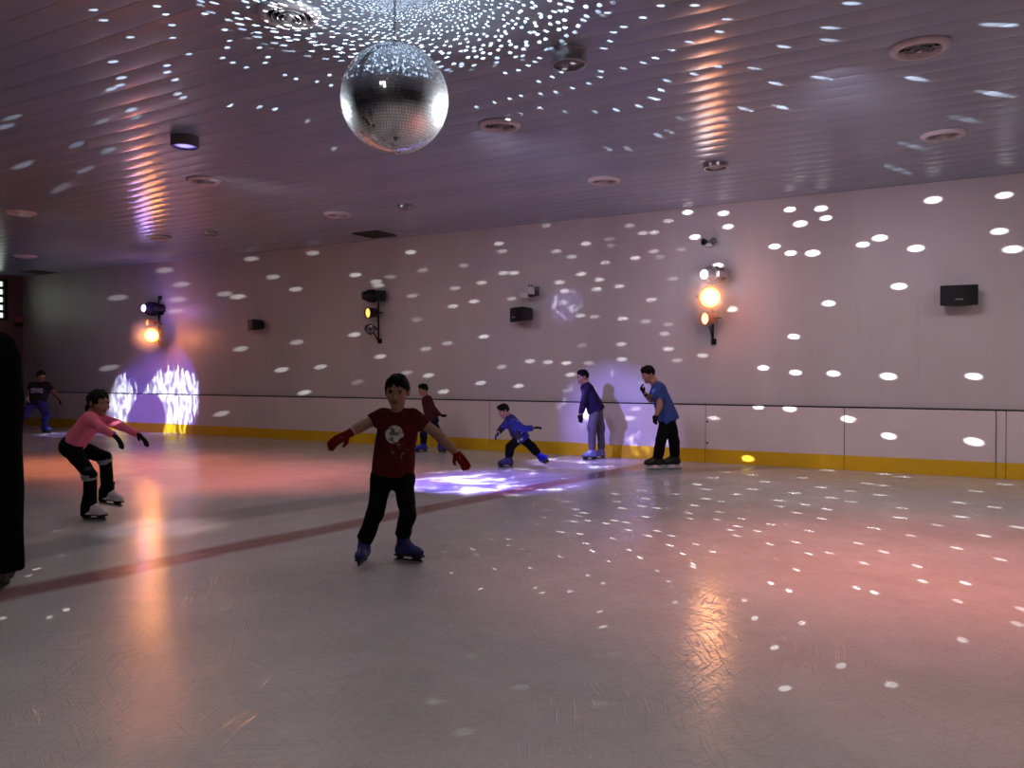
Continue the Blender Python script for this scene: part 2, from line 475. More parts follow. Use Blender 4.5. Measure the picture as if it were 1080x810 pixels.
for u, v, lb in ((305, 15, 'brightly lit round ceiling vent left of the mirror ball in the light dots'),
                 (970, 50, 'large round ceiling vent at the upper right, nearest the right edge'),
                 (995, 142, 'round ceiling vent at the right, just above the wall and behind a larger one'),
                 (527, 132, 'round ceiling vent just right of the mirror ball'),
                 (637, 190, 'round ceiling vent above the middle of the far wall'),
                 (215, 190, 'round ceiling vent just behind the violet lit downlight'),
                 (168, 250, 'small far round ceiling vent at the foot of the orange and violet streak'),
                 (22, 224, 'round ceiling vent at the far left edge of the ceiling'),
                 (356, 226, 'round ceiling vent below and left of the mirror ball'),
                 (27, 270, 'faint distant round ceiling vent in the far left corner')):
    round_vent(u, v, lb)
def lens_disc(R, dome=0.012, n=28):
    bm = bmesh.new(); lathe(bm, [(0, dome), (R * 0.5, dome * 0.8), (R * 0.85, dome * 0.3), (R, 0.0), (R, -0.006), (0, -0.006)], n); return bm
def downlight(u, v, label, lit=None, R=0.145, drop=0.10):
    p = ceil_pt(u, v)
    o = empty('ceiling_downlight', (p[0], p[1], ZC - 0.005), label=label, cat='downlight', group='surface mounted ceiling downlights')
    bm = bmesh.new()
    lathe(bm, [(0, 0.0), (R * 1.02, 0.0), (R * 1.02, -0.012), (R, -0.014), (R, -drop), (R * 0.97, -drop - 0.006), (R * 0.86, -drop - 0.006), (R * 0.80, -drop + 0.03), (0, -drop + 0.03)], 36)
    bm_obj('housing', bm, M_CHROME if lit is None else M_GREY, o, auto=40)
    bm = bmesh.new(); lathe(bm, [(0, -drop + 0.006), (R * 0.5, -drop + 0.008), (R * 0.82, -drop + 0.016), (R * 0.82, -drop + 0.026), (0, -drop + 0.026)], 30)
    bm_obj('lens', bm, lit or M_GREY, o, smooth=True)
    return o
M_VIOL = lens_mat('violet_downlight_lens', (0.30, 0.25, 1.0), 2.2, 0.25, 0.12)
downlight(600, 55, 'silver drum downlight on the ceiling right of the mirror ball, struck by white light')
downlight(195, 145, 'drum downlight with a violet glowing lens on the left of the ceiling', M_VIOL)
downlight(755, 173, 'drum downlight at the end of the pink streak, above the right stage lights', R=0.15, drop=0.05)
downlight(428, 217, 'small distant downlight on the ceiling below the mirror ball', R=0.13, drop=0.05)
downlight(222, 245, 'faint distant downlight on the ceiling between two round vents at the left', R=0.13, drop=0.05)
M_HATCH = mat('dark_ceiling_grille', (0.22, 0.20, 0.21), 0.5)
def hatch(u, v, label, sz=0.56):
    p = ceil_pt(u, v)
    o = empty('ceiling_return_grille', (p[0], p[1], ZC - 0.005), label=label, cat='grille', group='square ceiling grilles')
    bm = bmesh.new(); h = sz / 2
    for (a, b) in (((-h, -h), (h, -h + 0.04)), ((-h, h - 0.04), (h, h)), ((-h, -h), (-h + 0.04, h)), ((h - 0.04, -h), (h, h))):
        bx(bm, (a[0], a[1], -0.022), (b[0], b[1], 0.0))
    bm_obj('frame', bm, M_HATCH, o)
    bm = bmesh.new()
    for y in np.arange(-h + 0.06, h - 0.05, 0.035): bx(bm, (-h + 0.04, y, -0.016), (h - 0.04, y + 0.016, -0.004))
    bm_obj('slats', bm, M_HATCH, o)
    bm = bmesh.new(); bx(bm, (-h + 0.02, -h + 0.02, -0.004), (h - 0.02, h - 0.02, 0.0)); bm_obj('duct_opening', bm, M_VOID, o)
hatch(395, 247, 'dark square grille in the ceiling left of the middle, near the far wall')
hatch(40, 287, 'dark square grille in the ceiling near the far left corner')

# ================================================================== WALL FITTINGS
def par_can(u, v, off, aim, R, L, label, lens, body, group, yoke_to=None, ring=False):
    """stage par can: +Z of the local frame is where it points; (u, v) is its lens centre"""
    p = on_wall(u, v, off)
    M = aim_matrix(aim)
    o = empty('stage_par_light', p, M.to_euler(), label=label, cat='stage light', group=group)
    bm = bmesh.new()
    lathe(bm, [(0, -L), (R * 0.35, -L), (R * 0.62, -L * 0.94), (R * 0.80, -L * 0.78), (R * 0.90, -L * 0.45), (R * 0.97, -0.015), (R * 1.10, -0.012), (R * 1.10, 0.016), (R * 0.96, 0.016), (R * 0.93, -0.02), (0, -0.03)], 32)
    bm_obj('housing', bm, body, o, auto=35)
    l = bm_obj('lens', lens_disc(R * 0.93, 0.02 if not ring else 0.008), lens, o, smooth=True)
    l.location = (0, 0, -0.012)
    if ring:
        bm = bmesh.new()
        for a in (0.5, 0.5 + 2 * PI / 3, 0.5 + 4 * PI / 3):
            bx(bm, (0.0, -0.006, 0.002), (R, 0.006, 0.010), M=Matrix.Rotation(a, 4, 'Z'))
            bx(bm, (R * 1.0, -0.02, -0.02), (R * 1.28, 0.02, 0.02), M=Matrix.Rotation(a, 4, 'Z'))
        lathe(bm, [(0, 0.014), (0.018, 0.014), (0.022, 0.0), (0, 0.0)], 14)
        bm_obj('lens_spider', bm, M_BLACK, o)
    # yoke: U strap round the can, back to the wall bar
    bm = bmesh.new()
    pts = []
    for s in (-1, 1):
        lathe(bm, [(0, 0), (0.022, 0), (0.022, 0.03), (0, 0.03)], 12, Matrix.Translation((s * (R * 1.0), 0, -L * 0.45)) @ Matrix.Rotation(s * PI / 2, 4, 'Y'))
    yp = [(-R * 1.08, 0, -L * 0.45), (-R * 1.08, 0, -L * 1.05), (-R * 0.8, 0, -L * 1.2), (R * 0.8, 0, -L * 1.2), (R * 1.08, 0, -L * 1.05), (R * 1.08, 0, -L * 0.45)]
    tube(bm, yp, 0.011, 6)
    if yoke_to is not None:
        q = M.inverted() @ (Vector(tuple(map(float, yoke_to))) - o.location)
        tube(bm, [(0, 0, -L * 1.2), q], 0.013, 8)
    bm_obj('yoke', bm, M_BLACKMET, o)
    return o, p
def wall_bar(u, v0, v1, label, off=0.06):
    a, b = on_wall(u, v0, off), on_wall(u, v1, off)
    o = empty('light_mounting_bar', (a[0], W, b[2]), label=label, cat='bracket', group='wall bars of the stage lights')
    h = a[2] - b[2]
    bm = bmesh.new(); tube(bm, [(0, -off, 0), (0, -off, h)], 0.018, 10); bm_obj('bar', bm, M_BLACKMET, o)
    for z in (0.04, h - 0.04):
        bm = bmesh.new(); bx(bm, (-0.04, -0.012, z - 0.045), (0.04, -0.001, z + 0.045), 0.004); bx(bm, (-0.012, -off, z - 0.012), (0.012, -0.01, z + 0.012))
        bm_obj('wall_plate', bm, M_BLACKMET, o)
    return o
def moving_head(u, v, off, aim, s, label, lens, body, group, bar_pt):
    p = on_wall(u, v, off)
    M = aim_matrix(aim)
    o = empty('moving_head_light', p, M.to_euler(), label=label, cat='stage light', group=group)
    bm = bmesh.new()   # head: barrel with fins behind the lens
    lathe(bm, [(0, -0.36 * s), (0.10 * s, -0.36 * s), (0.135 * s, -0.32 * s), (0.15 * s, -0.20 * s), (0.14 * s, -0.10 * s), (0.105 * s, -0.03 * s), (0.105 * s, 0.015 * s), (0.088 * s, 0.015 * s), (0.085 * s, -0.02 * s), (0, -0.025 * s)], 28)
    for k in range(6):
        z = -0.31 * s + k * 0.03 * s
        lathe(bm, [(0.13 * s, z), (0.165 * s, z), (0.165 * s, z + 0.010 * s), (0.13 * s, z + 0.010 * s)], 28)
    bm_obj('head', bm, body, o, auto=35)
    l = bm_obj('lens', lens_disc(0.085 * s, 0.02), lens, o, smooth=True); l.location = (0, 0, -0.008)
    bm = bmesh.new()
    for sx in (-1, 1): bx(bm, (sx * 0.185 * s - 0.018, -0.06 * s, -0.42 * s), (sx * 0.185 * s + 0.018, 0.06 * s, -0.15 * s), 0.01)
    bx(bm, (-0.20 * s, -0.07 * s, -0.46 * s), (0.20 * s, 0.07 * s, -0.41 * s), 0.01)
    bm_obj('arm', bm, body, o)
    bm = bmesh.new(); bx(bm, (-0.13 * s, -0.13 * s, -0.55 * s), (0.13 * s, 0.13 * s, -0.46 * s), 0.012)
    q = M.inverted() @ (Vector(tuple(map(float, bar_pt))) - o.location)
    tube(bm, [(0, 0, -0.5 * s), q], 0.02, 8)
    bm_obj('base', bm, body, o)
    return o, p

AMBER = (1.0, 0.30, 0.025)
M_AMB_HOT = lens_mat('bright_amber_lens', (1.0, 0.36, 0.06), 40, 0.08, 0.15)
M_AMB_HOT2 = lens_mat('bright_amber_lens_far', (1.0, 0.36, 0.05), 50, 0.08, 0.15)
M_AMB_MID = lens_mat('yellow_lens', (1.0, 0.72, 0.14), 1.4, 0.7, 0.1)
M_CREAM = lens_mat('cream_lens', (1.0, 0.80, 0.50), 1.8, 0.6, 0.1)
M_PALEAMB = lens_mat('pale_amber_lens', (1.0, 0.55, 0.12), 1.6, 0.6, 0.1)
M_VIOHOT = lens_mat('violet_white_lens', (0.62, 0.50, 1.0), 16, 0.3, 0.1)
M_WHITEHOT = lens_mat('white_lens', (1.0, 0.95, 0.97), 12, 0.3, 0.1)
M_TEAL = mat('dark_teal_lens', (0.05, 0.10, 0.10), 0.1)
M_GLENS = mat('unlit_grey_lens', (0.55, 0.52, 0.56), 0.25)
M_ORANGELIT = mat('orange_lit_shell', (0.62, 0.28, 0.08), 0.4)  # orange light on the lamp bodies, put into their colour
M_RUSTBODY = mat('dark_red_brown_enamel', (0.24, 0.10, 0.08), 0.45)

gL, gM, gR = 'stage lights at the left of the far wall', 'stage lights at the middle of the far wall', 'stage lights at the right of the far wall'
# left cluster
wall_bar(167.5, 312, 364, 'black upright bar carrying the left stage lights')
barL = on_wall(167.5, 330, 0.06)
moving_head(151.5, 325, 0.46, (0.07, -1.0, 0.0), 0.95, 'violet glowing moving head light above the left amber lamp', M_VIOHOT, mat('violet_black_shell', (0.13, 0.11, 0.18), 0.35), gL, on_wall(167.5, 327, 0.06))
par_can(155.5, 340.5, 0.36, (-0.25, -0.97, 0.05), 0.09, 0.25, 'small orange lamp between violet light and glaring left amber lamp', M_PALEAMB, M_ORANGELIT, gL, on_wall(167.5, 341, 0.06))
_, PAL = par_can(160, 353.5, 0.46, (0.55, -0.80, -0.20), 0.165, 0.28, 'glaring amber lamp on the far wall at the left, lowest of its cluster', M_AMB_HOT2, M_ORANGELIT, gL, on_wall(167.5, 355, 0.06))
# middle cluster
wall_bar(399, 306, 362, 'black upright bar carrying the middle stage lights')
moving_head(383, 312, 0.44, (-0.55, -0.83, -0.03), 0.75, 'unlit black moving head light at the top of the middle cluster', M_TEAL, M_BLACK, gM, on_wall(399, 312, 0.06))
par_can(388, 330, 0.34, (-0.28, -0.95, -0.08), 0.10, 0.24, 'stage lamp with a flat yellow lens below the black moving head', M_AMB_MID, M_RUSTBODY, gM, on_wall(399, 329, 0.06))
par_can(390.5, 347, 0.34, (0.45, -0.9, -0.02), 0.085, 0.10, 'unlit ring shaped lamp with grey lens at the bottom of the middle cluster', M_GLENS, M_BLACK, gM, on_wall(399, 360, 0.06), ring=True)
# right cluster
wall_bar(752, 286, 363, 'thin upright bar below the right stage lights')
moving_head(743, 289.5, 0.46, (-0.36, -0.93, -0.05), 0.80, 'silver stage light with white glaring lens at top of the right cluster', M_WHITEHOT, M_CHROME, gR, on_wall(752, 292, 0.06))
_, PAR_ = par_can(749, 313.5, 0.46, (0.36, -0.92, -0.18), 0.16, 0.28, 'glaring amber lamp in the middle of the right cluster', M_AMB_HOT, M_ORANGELIT, gR, on_wall(752, 316, 0.06))
par_can(743.5, 336, 0.32, (-0.50, -0.85, -0.06), 0.095, 0.22, 'orange lit lamp with a cream lens at bottom of the right cluster', M_CREAM, M_ORANGELIT, gR, on_wall(752, 337, 0.06))
bm = bmesh.new()
a0 = on_wall(748, 344, 0.2); a1 = on_wall(751, 356, 0.08); a2 = on_wall(755, 361, 0.03)
tube(bm, [tuple(a0), tuple(0.5 * (a0 + a1) + np.array([0, 0.03, -0.02])), tuple(a1), tuple(a2)], 0.010, 6)
tag(bm_obj('power_cable', bm, M_BLACK), 'short dark cable drooping below the right orange lamp', 'cable')

def speaker(u, v, w, h, dep, yaw, label, tilt=0.0):
    p = on_wall(u, v, 0.05 + dep / 2)
    o = empty('wall_loudspeaker', (p[0], p[1], p[2] - h / 2), (0, 0, yaw), label=label, cat='loudspeaker', group='black loudspeakers on the far wall')
    bm = bmesh.new()   # cabinet: trapezoid, wider at the front
    hw, d2 = w / 2, dep / 2
    vb = [(-hw, -d2), (hw, -d2), (hw * 0.86, d2 * 0.4), (hw * 0.62, d2), (-hw * 0.62, d2), (-hw * 0.86, d2 * 0.4)]
    lo = [bm.verts.new((x, y, 0.02 + (0.03 if y > 0 else 0))) for x, y in vb]; hi = [bm.verts.new((x, y, h - (0.012 if y > 0 else 0))) for x, y in vb]
    bm.faces.new(lo[::-1]); bm.faces.new(hi)
    for i in range(6): bm.faces.new((lo[i], lo[(i + 1) % 6], hi[(i + 1) % 6], hi[i]))
    bmesh.ops.bevel(bm, geom=list(bm.edges), offset=0.008, segments=2, affect='EDGES')
    bm_obj('cabinet', bm, M_BLACK, o)
    bm = bmesh.new()   # bowed grille
    n = 12; prev = None
    for i in range(n + 1):
        f = i / n * 2 - 1
        x = f * hw * 0.985; y = -d2 - 0.035 * (1 - f * f) - 0.004
        a = bm.verts.new((x, y, 0.012 + 0.014 * f * f)); b = bm.verts.new((x, y, h - 0.006)); a2 = bm.verts.new((x, -d2 + 0.004, 0.012 + 0.014 * f * f)); b2 = bm.verts.new((x, -d2 + 0.004, h - 0.006))
        if prev:
            bm.faces.new((prev[0], a, b, prev[1])); bm.faces.new((prev[2], prev[0], a, a2)[::-1]); bm.faces.new((prev[1], b, b2, prev[3])); 
        else: bm.faces.new((a, b, b2, a2))
        prev = (a, b, a2, b2)
    bm.faces.new((prev[0], prev[2], prev[3], prev[1]))
    bm_obj('grille', bm, M_GRILLE, o, auto=40)
    bm = bmesh.new(); bx(bm, (-0.045, -d2 - 0.044, h * 0.32), (0.045, -d2 - 0.036, h * 0.32 + 0.014), 0.003)
    bm_obj('badge', bm, M_CHROME, o)
    bm = bmesh.new(); cy = (W - p[1]) 
    R_ = Matrix.Rotation(-yaw, 4, 'Z')
    bx(bm, (-0.05, d2 - 0.02, h * 0.35), (0.05, d2 + 0.03, h * 0.65), 0.006)
    bx(bm, (-0.07, cy - 0.02, h * 0.30), (0.07, cy - 0.002, h * 0.70), 0.004, M=R_)
    tube(bm, [(0, d2, h * 0.5), R_ @ Vector((0, cy - 0.01, h * 0.5))], 0.022, 8)
    bm_obj('wall_bracket', bm, M_BLACKMET, o)
speaker(1010.5, 313, 0.435, 0.285, 0.24, 0.10, 'black loudspeaker on the far wall at the right, nearest and largest')
speaker(551, 332.5, 0.40, 0.26, 0.26, -0.55, 'black loudspeaker on the far wall below a small white camera')
speaker(270, 343.5, 0.40, 0.245, 0.24, -0.50, 'black loudspeaker on the far wall between left and middle stage lights')

# small white camera unit above the middle loudspeaker
p = on_wall(557, 309, 0.18)
o = empty('wall_mounted_camera', p, label='small white camera fixed on the wall above the middle loudspeaker', cat='camera')
bm = bmesh.new(); bx(bm, (-0.13, -0.07, -0.095), (0.03, 0.05, 0.01), 0.012); bm_obj('box', bm, M_WHITEPL, o)
bm = bmesh.new(); lathe(bm, [(0, 0.10), (0.05, 0.095), (0.07, 0.07), (0.072, -0.01), (0.055, -0.03), (0, -0.03)], 24, Matrix.Translation((0.055, -0.02, 0.0))); bm_obj('dome', bm, M_WHITEPL, o, auto=50)
bm = bmesh.new(); lathe(bm, [(0, -0.075), (0.03, -0.07), (0.048, -0.045), (0.05, -0.028), (0, -0.028)], 20, Matrix.Translation((0.055, -0.02, 0.0))); bm_obj('lens', bm, M_BLACK, o, smooth=True)
bm = bmesh.new(); bx(bm, (0.0, 0.0, 0.03), (0.10, 0.178, 0.06), 0.006); bx(bm, (-0.01, 0.16, -0.04), (0.12, 0.178, 0.12), 0.006)
bx(bm, (0.02, -0.03, 0.10), (0.04, -0.01, 0.135)); bx(bm, (0.07, -0.03, 0.10), (0.09, -0.01, 0.135)); bm_obj('wall_bracket', bm, M_GREY, o)
# twin headed emergency fitting
p = on_wall(748, 256, 0.08)
o = empty('emergency_spotlight', p, label='small dark twin headed fitting high above the right stage lights', cat='emergency light')
bm = bmesh.new(); bx(bm, (-0.05, -0.01, -0.055), (0.05, 0.078, -0.005), 0.008); bm_obj('base', bm, M_VENT, o)
for s in (-1, 1):
    bm = bmesh.new(); lathe(bm, [(0, -0.06), (0.03, -0.055), (0.048, -0.02), (0.052, 0.0), (0.044, 0.004), (0.04, -0.008), (0, -0.012)], 20, Matrix.Translation((s * 0.075, -0.05, 0.01)) @ aim_matrix((s * 0.5, -0.85, -0.1)).to_4x4())
    tube(bm, [(s * 0.03, 0.02, -0.02), (s * 0.07, -0.02, 0.005)], 0.012, 6)
    bm_obj('lamp_head', bm, M_GREY if s > 0 else M_BLACK, o, auto=40)
# fire alarm box near the far left corner
p = on_wall(19.5, 340, 0.05) if False else on_left(19.0, 340.0)
o = empty('wall_mounted_alarm_box', (XL, p[1], p[2]), label='small dull red box on the left wall near the corner', cat='box')
bm = bmesh.new(); bx(bm, (0.0, -0.10, 0.0), (0.09, 0.10, 0.13), 0.01); bm_obj('lid', bm, mat('dull_pink_red', (0.62, 0.35, 0.36), 0.5), o)
bm = bmesh.new(); bx(bm, (0.0, -0.095, -0.11), (0.08, 0.095, 0.0), 0.01); bm_obj('case', bm, mat('dark_red', (0.16, 0.05, 0.06), 0.5), o)

# ================================================================== FIGURES : implicit surfaces
def surface_nets(D, org, h):
    S = D < 0
    c = [S[i:S.shape[0] - 1 + i, j:S.shape[1] - 1 + j, k:S.shape[2] - 1 + k] for i in (0, 1) for j in (0, 1) for k in (0, 1)]
    tot = sum(x.astype(np.int8) for x in c)
    act = (tot > 0) & (tot < 8)
    I = np.stack(np.nonzero(act), 1)
    if len(I) == 0: return np.zeros((0, 3)), np.zeros((0, 4), int)
    idx = -np.ones(act.shape, np.int64); idx[tuple(I.T)] = np.arange(len(I))
    offs = np.array([(i, j, k) for i in (0, 1) for j in (0, 1) for k in (0, 1)])
    V = np.stack([D[I[:, 0] + o[0], I[:, 1] + o[1], I[:, 2] + o[2]] for o in offs], 1)
    acc = np.zeros((len(I), 3)); cnt = np.zeros(len(I))
    for a in range(8):
        for b in range(a + 1, 8):
            if np.abs(offs[a] - offs[b]).sum() != 1: continue
            m = (V[:, a] < 0) != (V[:, b] < 0)
            tt = V[:, a] / np.where(m, V[:, a] - V[:, b], 1)
            p = offs[a] + tt[:, None] * (offs[b] - offs[a])
            acc[m] += p[m]; cnt[m] += 1
    P = (I + acc / cnt[:, None]) * h + org
    quads = []
    for ax in range(3):
        o1, o2 = [(1, 2), (2, 0), (0, 1)][ax]
        sl0 = [slice(1, -1)] * 3; sl1 = [slice(1, -1)] * 3
        sl0[ax] = slice(0, -1); sl1[ax] = slice(1, None)
        A, B = S[tuple(sl0)], S[tuple(sl1)]
        E = np.stack(np.nonzero(A != B), 1)
        if len(E) == 0: continue
        av = A[tuple(E.T)]
        base = E.copy(); base[:, o1] += 1; base[:, o2] += 1
        def cell(d1, d2):
            q = base.copy(); q[:, o1] += d1; q[:, o2] += d2
            return idx[q[:, 0], q[:, 1], q[:, 2]]
        q = np.stack([cell(-1, -1), cell(0, -1), cell(0, 0), cell(-1, 0)], 1)
        q[~av] = q[~av][:, ::-1]
        quads.append(q)
    Q = np.concatenate(quads); Q = Q[(Q >= 0).all(1)]
    return P, Q

class Sdf:
    """list of primitives, sampled on a grid and turned into one closed mesh"""
    def __init__(s): s.items = []
    def add(s, fn, lo, hi, op='u', k=0.02): s.items.append((fn, np.array(lo, float), np.array(hi, float), op, k)); return s
    def cap(s, a, b, ra, rb=None, op='u', k=0.02, cut0=False, cut1=False, flat=None):
        a, b = np.array(a, float), np.array(b, float); rb = ra if rb is None else rb
        ba = b - a; L2 = max(1e-9, ba @ ba); L = math.sqrt(L2); u = ba / L
        fn_n, fn_s = (None, 1.0) if flat is None else (np.array(flat[0], float) / np.linalg.norm(flat[0]), flat[1])
        def fn(P):
            pa = P - a
            if fn_n is not None:      # squash along one direction (palms, chests)
                w = pa @ fn_n; pa = pa + (w * (1 / fn_s - 1))[..., None] * fn_n
            tt = (pa @ ba) / L2
            hh = np.clip(tt, 0, 1)
            d = np.sqrt(((pa - hh[..., None] * ba) ** 2).sum(-1)) - (ra + (rb - ra) * hh)
            if fn_n is not None: d = d * fn_s ** 0.5
            if cut0: d = np.maximum(d, -tt * L)
            if cut1: d = np.maximum(d, (tt - 1) * L)
            return d
        m = max(ra, rb)
        return s.add(fn, np.minimum(a, b) - m, np.maximum(a, b) + m, op, k)
    def ell(s, c, r, R=None, op='u', k=0.02):
        c = np.array(c, float); r = np.array(r, float); R = np.eye(3) if R is None else np.array(R)   # columns = axes
        def fn(P):
            q = (P - c) @ R
            k0 = np.sqrt(((q / r) ** 2).sum(-1)); k1 = np.sqrt(((q / r ** 2) ** 2).sum(-1))
            return np.where(k1 > 1e-6, k0 * (k0 - 1) / np.maximum(k1, 1e-6), -r.min())
        e = np.sqrt(((R * r) ** 2).sum(1))
        return s.add(fn, c - e, c + e, op, k)
    def plane(s, p, n):
        """keep only the side of the plane that n points away from"""
        p = np.array(p, float); n = np.array(n, float) / np.linalg.norm(n)
        return s.add(lambda P: (P - p) @ n, (-99,) * 3, (99,) * 3, 'i', 0)
    def wrinkle(s, amp, freq, seed=0):
        r = np.random.default_rng(seed)
        ds = r.normal(size=(6, 3)); ds /= np.linalg.norm(ds, axis=1)[:, None]
        ph = r.random(6) * 6.28; fr = freq * (0.6 + r.random(6) * 0.9)
        s.wr = lambda P: amp * sum(np.sin((P @ d) * f + p) for d, f, p in zip(ds, fr, ph)) / 3
        return s
    def mesh(s, name, h, mats, parent, face_fn=None):
        lo = np.min([i[1] for i in s.items if i[3] == 'u'], 0) - 3 * h - 0.01
        hi = np.max([i[2] for i in s.items if i[3] == 'u'], 0) + 3 * h + 0.01
        n = np.ceil((hi - lo) / h).astype(int) + 1
        ax = [lo[i] + np.arange(n[i]) * h for i in range(3)]
        D = np.full(n, 0.5, np.float64)
        for fn, l, hh, op, k in s.items:
            mg = k + 2 * h + 0.02
            i0 = np.clip(np.floor((l - mg - lo) / h).astype(int), 0, n); i1 = np.clip(np.ceil((hh + mg - lo) / h).astype(int) + 1, 0, n)
            if (i1 <= i0).any(): continue
            sl = tuple(slice(a, b) for a, b in zip(i0, i1))
            G = np.stack(np.meshgrid(*[ax[q][sl[q]] for q in range(3)], indexing='ij'), -1)
            d = fn(G); c = D[sl]
            if op == 'u':
                if k > 0:
                    q = np.clip(0.5 + 0.5 * (c - d) / k, 0, 1); D[sl] = c * (1 - q) + d * q - k * q * (1 - q)
                else: D[sl] = np.minimum(c, d)
            elif op == 's':
                q = np.clip(0.5 - 0.5 * (c + d) / max(k, 1e-5), 0, 1); D[sl] = c * (1 - q) + (-d) * q + k * q * (1 - q)
            elif op == 'i': D[sl] = np.maximum(c, d)
        if hasattr(s, 'wr'):
            G = np.stack(np.meshgrid(*ax, indexing='ij'), -1); D += s.wr(G)
        P, Q = surface_nets(D, lo, h)
        me = bpy.data.meshes.new(name); me.from_pydata(P.tolist(), [], Q.tolist()); me.update()
        o = link_mesh(name, me, mats, parent, smooth=True)
        if face_fn is not None:
            C = P[Q].mean(1); me.polygons.foreach_set('material_index', face_fn(C).astype(np.int32))
        return o

def nrm(v): v = np.array(v, float); return v / np.linalg.norm(v)

SKINS = {}
def skin_mat(c):
    if c not in SKINS:
        m = mat('skin', c, 0.5, spec=0.3, var=0.06, scale=30); m.node_tree.nodes['Principled BSDF'].inputs['Subsurface Weight'].default_value = 0.0
        SKINS[c] = m
    return SKINS[c]
M_LIPS = mat('lips', (0.46, 0.25, 0.23), 0.45)
M_EYE = mat('eye_white', (0.55, 0.48, 0.46), 0.4)
M_IRIS = mat('dark_iris', (0.06, 0.04, 0.03), 0.15)
M_HAIR = mat('black_hair', (0.045, 0.038, 0.038), 0.7, spec=0.12, var=0.3, scale=60, bump=0.5, bscale=120)
M_HAIRB = mat('dark_brown_hair', (0.085, 0.055, 0.05), 0.65, spec=0.15, var=0.3, scale=60, bump=0.5, bscale=120)
M_STEEL = mat('skate_steel', (0.75, 0.75, 0.77), 0.25, metal=0.95)

